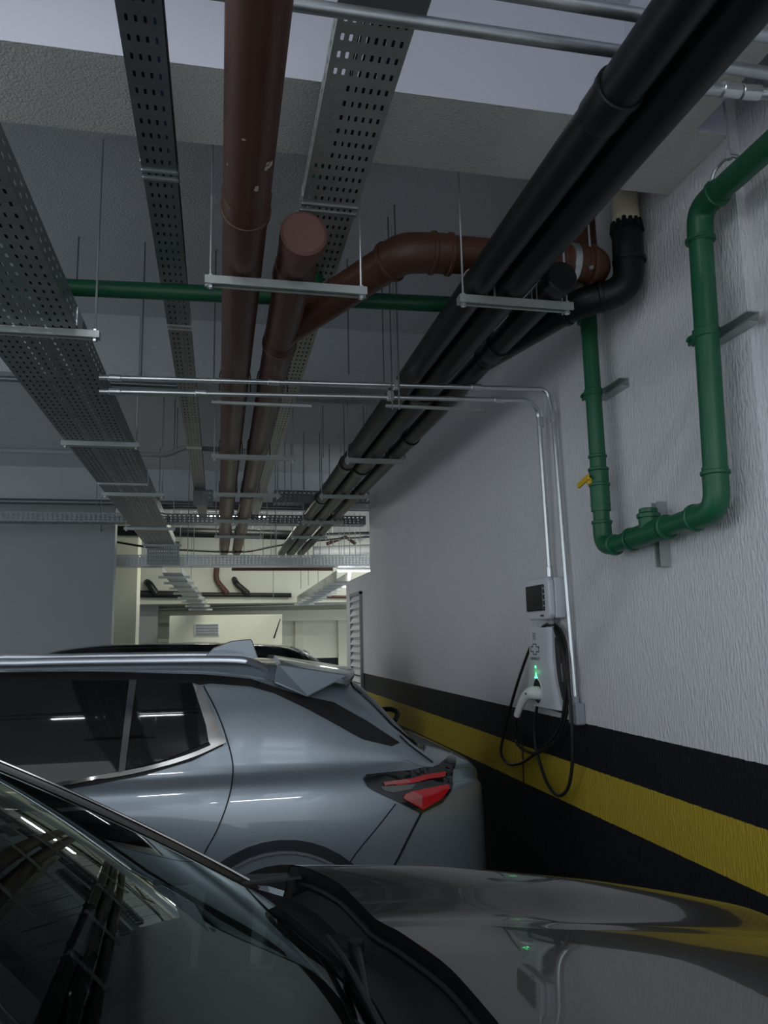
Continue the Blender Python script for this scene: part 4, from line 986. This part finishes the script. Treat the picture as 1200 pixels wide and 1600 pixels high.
# folded rear edge
hood = mb.build('hood', M['dark'], fc_, smooth=55, fix=True)
he = MB(); he.grid([[p+Vector((.003, 0, -.003)) for p in rows[0]], [p+Vector((.010, 0, -.030)) for p in rows[0]], [p+Vector((.016, 0, -.13)) for p in rows[0]]]); he.build('hood_edge', M['gap'], fc_, smooth=60)
# lower body
rows = []
for i in range(61):
    x = -2.75+(1.70+2.75)*i/60
    wv = sinterp([(-2.75, .62), (-2.65, .78), (-2.3, .88), (-1.5, .92), (.9, .92), (1.2, .90), (1.42, .84), (1.56, .75), (1.66, .60), (1.70, .40)], x)
    zt = sinterp([(-2.75, .9), (-2.5, 1.10), (-1.0, 1.10), (0.1, 1.06), (.3, 1.0), (.62, .97), (1.09, .88), (1.4, .80), (1.6, .68), (1.70, .55)], x)
    half = [(wv*.8, .22), (wv*.97, .26), (wv*.995, .45), (wv, .65), (wv*.995, zt-.1), (wv*.985, zt-.02), (wv*.965, zt)]
    rows.append([Vector((x, YF-a, b)) for a, b in half]+[Vector((x, YF+a, b)) for a, b in reversed(half)])
# close ends
mb = MB(); mb.grid(rows); nc = len(rows[0]); mb.add(rows[0], [tuple(range(nc))]); mb.add(rows[-1], [tuple(range(nc))])
mb.build('body', M['dark'], fc_, smooth=50)
mb = MB(); mb.bb((-2.6, YF-.80, .30), (.2, YF+.80, .36)); mb.bb((.15, YF-.84, .3), (.20, YF+.84, .96)); mb.bb((.2, YF-.75, .55), (1.45, YF+.75, .62)); mb.build('floor_pan', M['gap'], fc_)
for x in (.95, -1.75):
    for sg, yy in ((1, YF-.82), (-1, YF+.82)): wheel(fc_, x, yy, .33, .21, sg)
# windshield
def wbase(u): return Vector((.318-.262*abs(u)**2.3, YF+.805*u, 1.015+.085*abs(u)**2.2))
def wtop(u): return Vector((-.84-.05*u*u, YF+.66*u, 1.655-.05*u*u))
def wpt(u, v):
    p = wbase(u).lerp(wtop(u), v); b = .022*4*v*(1-v); return p+Vector((.5, 0, .86))*b
NU, NV = 36, 24
us = sorted(set([-1+2*i/NU for i in range(NU+1)]+[-.94, .94])); vs_ = sorted(set([i/NV for i in range(NV+1)]+[.035, .96]))
mb = MB()
for i in range(len(vs_)-1):
    for j in range(len(us)-1):
        fr_on = vs_[i+1] <= .036 or abs((us[j]+us[j+1])/2) > .94 or vs_[i] >= .959
        mb.add([wpt(us[j], vs_[i]), wpt(us[j+1], vs_[i]), wpt(us[j+1], vs_[i+1]), wpt(us[j], vs_[i+1])], [(0, 1, 2, 3)], 1 if fr_on else 0)
o = mb.build('windshield', [M['wind'], M['smoke']], fc_, fix=False)
bm = bmesh.new(); bm.from_mesh(o.data); bmesh.ops.remove_doubles(bm, verts=bm.verts, dist=1e-5); bmesh.ops.recalc_face_normals(bm, faces=bm.faces)
for f_ in bm.faces: f_.smooth = True
bm.to_mesh(o.data); bm.free()
# A pillars
for sg in (-1, 1):
    rows = []
    for k in range(25):
        v = -.06+k/24*1.06; p = wpt(sg*1.0, v); q = p+Vector((0, sg*.0, 0)); wd = .055
        rows.append([p+Vector((-.01, -sg*.004, -.012)), p+Vector((.006, sg*.002, .008)), p+Vector((-.002, sg*.028, .004)), p+Vector((-.03, sg*.05, -.022)), p+Vector((-.06, sg*.045, -.045)), p+Vector((-.05, -sg*.004, -.04))])
    mb = MB(); mb.grid(rows, close=True); mb.build('windshield_pillar', M['dark'], fc_, smooth=55)
    rows = [[wpt(sg*.985, -.02+k/24*1.0)+Vector((.004, sg*.008, .010)) for k in range(25)]]
    MB().tube(rows[0], .004, 8).build('pillar_edge_line', M['chrome'] if sg > 0 else M['gap'], fc_, smooth=True)  # highlight along the far pillar, built in as a chrome line
# roof, rear glass, side glass
rows = []
for i in range(17):
    t_ = i/16; x = -.84-1.45*t_; row = []
    for j in range(17):
        u = j/8-1; hw = .70-.03*t_; z = 1.66-.06*abs(u)**2.2-.09*t_**2.2
        row.append(Vector((x-.05*u*u*(1-t_), YF+hw*u, z)))
    rows.append(row)
MB().grid(rows).build('roof', M['dark'], fc_, smooth=50, solid=.03)
rows2 = [[p for p in rows[-1]], [Vector((-2.62, YF+(p.y-YF)*1.12, 1.08)) for p in rows[-1]]]
MB().grid(rows2).build('rear_window', M['sideg'], fc_, solid=.005)
for sg in (-1, 1):
    top = [Vector((x, YF+sg*(.70-.02*(-x-.84)), 1.60-.05*((-x-.84)/1.4)**2)) for x in (-.84, -1.2, -1.6, -2.2)]
    bot = [Vector((x, YF+sg*.875, 1.085)) for x in (-.05, -.9, -1.6, -2.5)]
    mb = MB(); mb.grid([[top[0], top[1], top[2], top[3]], [bot[0], bot[1], bot[2], bot[3]]]); mb.build('side_window', M['sideg'], fc_, solid=.005)
    mb = MB(); mb.tube([top[1]+Vector((0, sg*.01, 0)), bot[1]+Vector((0, sg*.01, 0))], .035, 8); mb.build('door_pillar', M['gap'], fc_, smooth=True)
    MB().tube([b_+Vector((0, sg*.012, 0)) for b_ in bot], .012, 8).build('belt_trim', M['gap'], fc_, smooth=True)
    # mirror
    c = Vector((-.10, YF+sg*1.02, 1.12))
    mo = MB().box(c, (.10, .20, .13)); mo.tube([c+Vector((0, -sg*.08, -.03)), c+Vector((0, -sg*.18, -.05))], .02, 8)
    if sg < 0: mo.build('side_mirror', M['dark'], fc_, bevel=.03)
# cowl: black plastic between glass and hood, with ribs, seal and wipers
rows = []
for j in range(41):
    u = (j/20-1); b = wbase(u); dy = b.y-YF; hx = XhS(dy)+.02; hz = sinterp(ZF, hx)+lat(abs(dy)/WF)-.035
    rows.append([Vector((b.x-.02, b.y, b.z-.012)), Vector((b.x+(hx-b.x)*.3, b.y, (b.z-.02)*.6+(hz-.03)*.4)), Vector((b.x+(hx-b.x)*.65, b.y, hz-.035)), Vector((hx, b.y, hz-.01))])
MB().grid(rows).build('cowl_panel', M['blackp'], fc_, smooth=40, solid=.004)
for u in ():
    b = wbase(u); dy = b.y-YF; hx = XhS(dy)+.01; hz = sinterp(ZF, hx)+lat(abs(dy)/WF)-.03
    MB().box(((b.x+hx)/2, b.y, hz-.012), (hx-b.x-.03, .010, .022), rot=Matrix.Rotation(math.radians(6), 3, 'Y')).build('cowl_rib', M['blackp'], fc_, bevel=.003)
sealp = [Vector((XhS(dy)-.004, YF+dy, sinterp(ZF, XhS(dy))+lat(abs(dy)/WF)-.042)) for dy in [(-.84+1.68*k/40) for k in range(41)]]
MB().tube(sealp, .006, 8).build('hood_seal', M['rubber'], fc_, smooth=True)
# fender corner piece beyond hood
c0 = [Vector((.05, 2.13, 1.100)), Vector((.05, 2.26, 1.085)), Vector((.235, 2.27, 1.075)), Vector((.225, 2.17, 1.092))]
MB().add(c0, [(0, 1, 2, 3)]).build('fender_corner', M['blackp'], fc_, solid=.006)
# wipers
for (ua, ub, da) in ((.55, -.25, .03), (-.2, -.85, .03)):
    pts = [wpt(ua+(ub-ua)*k/10, .018+.03*math.sin(math.pi*k/10))+Vector((.012, 0, .018)) for k in range(11)]
    wl_ = MB().tube(pts, .006, 6); wl_.build('wiper', M['rubber'], fc_, smooth=True)
    piv = wbase(ua)+Vector((.06, .02, -.01))
    MB().tube([piv, piv.lerp(pts[5], .5)+Vector((0, 0, .012)), pts[5]], [.012, .008, .006], 8).build('wiper_arm', M['blackp'], fc_, smooth=True)
    MB().tube([piv-Vector((0, 0, .01)), piv+Vector((0, 0, .02))], .018, 12).build('wiper_pivot', M['blackp'], fc_, smooth=30)
# washer nozzle
# interior: dashboard, wheel, displays, seats
rows = []
for j in range(33):
    u = j/16-1; b = wbase(u*.97); y = YF+.80*u*.98
    hoodb = .055*math.exp(-((y-1.80)/.16)**2)
    rows.append([Vector((b.x-.03, y, b.z-.035)), Vector((b.x-.18, y, 1.02+.02*(1-u*u))), Vector((-.14, y, 1.045+hoodb*.7)), Vector((-.22, y, 1.05+hoodb)), Vector((-.25, y, 1.03+hoodb)), Vector((-.24, y, .90)), Vector((-.10, y, .55))])
MB().grid(rows).build('dashboard', M['dash'], fc_, smooth=50)
cen = Vector((-.47, 1.78, 1.075)); tl = math.radians(24)
RX = Matrix.Rotation(tl, 3, 'Y')
cir = [cen+RX @ Vector((0, .185*math.cos(2*math.pi*k/32), .185*math.sin(2*math.pi*k/32))) for k in range(33)]
sw = MB().tube(cir, .0145, 10, caps=False).build('steering_wheel', M['seat'], fc_, smooth=True)
tr = [cen+RX @ Vector((.012, .185*math.cos(a), .185*math.sin(a))) for a in [math.radians(60+70*k/12) for k in range(13)]]
mb = MB(); mb.tube([c+Vector((.006, 0, .012)) for c in cir[2:12]], .0035, 6); o = mb.build('wheel_highlight', M['chrome'], None, smooth=True); o.parent = sw  # highlight on the steering wheel rim, modelled as a chrome arc
mb = MB(); mb.box(cen+Vector((.01, 0, -.01)), (.05, .15, .11), rot=RX)
for s in (-1, 1): mb.box(cen+Vector((.01, s*.115, -.005)), (.025, .10, .035), rot=RX)
mb.box(cen+RX @ Vector((0, 0, -.11)), (.025, .04, .12), rot=RX)
mb.tube([cen, cen+Vector((.25, 0, -.08))], .04, 12); o = mb.build('wheel_hub', M['dash'], None, bevel=.01); o.parent = sw
mb = MB(); mb.box((-.235, 1.60, 1.135), (.018, .56, .14), rot=Matrix.Rotation(math.radians(-12), 3, 'Y')); mb.build('display_screen', M['screen'], fc_, bevel=.008)
mb = MB(); fp = [Vector((-.212, y, z)) for y, z in ((1.33, 1.07), (1.33, 1.20), (1.87, 1.20), (1.87, 1.07), (1.33, 1.07))]; mb.tube(fillet(fp, .02, 4), .003, 6); mb.build('display_bezel', M['dashs'], fc_, smooth=True)
mb = MB(); ck = [Vector((-.20, 1.62+.045*math.cos(a), 1.12+.05*math.sin(a))) for a in [math.radians(-70+130*k/12) for k in range(13)]]; mb.tube(ck, [.002+.007*math.sin(math.pi*k/12) for k in range(13)], 8); mb.build('dial_ring', M['dashs'], fc_, smooth=True)
MB().box((-.19, 1.60, 1.055), (.012, .26, .006)).build('dash_strip', M['dashs'], fc_)
for y in (YF-.38, YF+.38):
    mb = MB(); mb.box((-1.22, y, .92), (.16, .46, .70), rot=Matrix.Rotation(math.radians(-12), 3, 'Y')); mb.box((-.92, y, .52), (.5, .48, .18)); s_ = mb.build('front_seat', M['seat'], fc_, bevel=.05)
    mb = MB(); mb.box((-1.33, y, 1.40), (.10, .26, .18)); mb.tube([(-1.30, y-.06, 1.2), (-1.33, y-.06, 1.36)], .007, 6); mb.tube([(-1.30, y+.06, 1.2), (-1.33, y+.06, 1.36)], .007, 6); h_ = mb.build('headrest', M['seat'], None, bevel=.03); h_.parent = s_
mb = MB(); mb.box((-2.15, YF, .9), (.16, 1.3, .65), rot=Matrix.Rotation(math.radians(-12), 3, 'Y')); mb.build('rear_seat', M['seat'], fc_, bevel=.05)
mb = MB(); c = wpt(0, .84)+Vector((-.03, 0, -.07)); mb.box(c, (.03, .24, .07)); mb.tube([c, wpt(0, .88)], .012, 8); mb.build('rear_view_mirror', M['blackp'], fc_, bevel=.01)
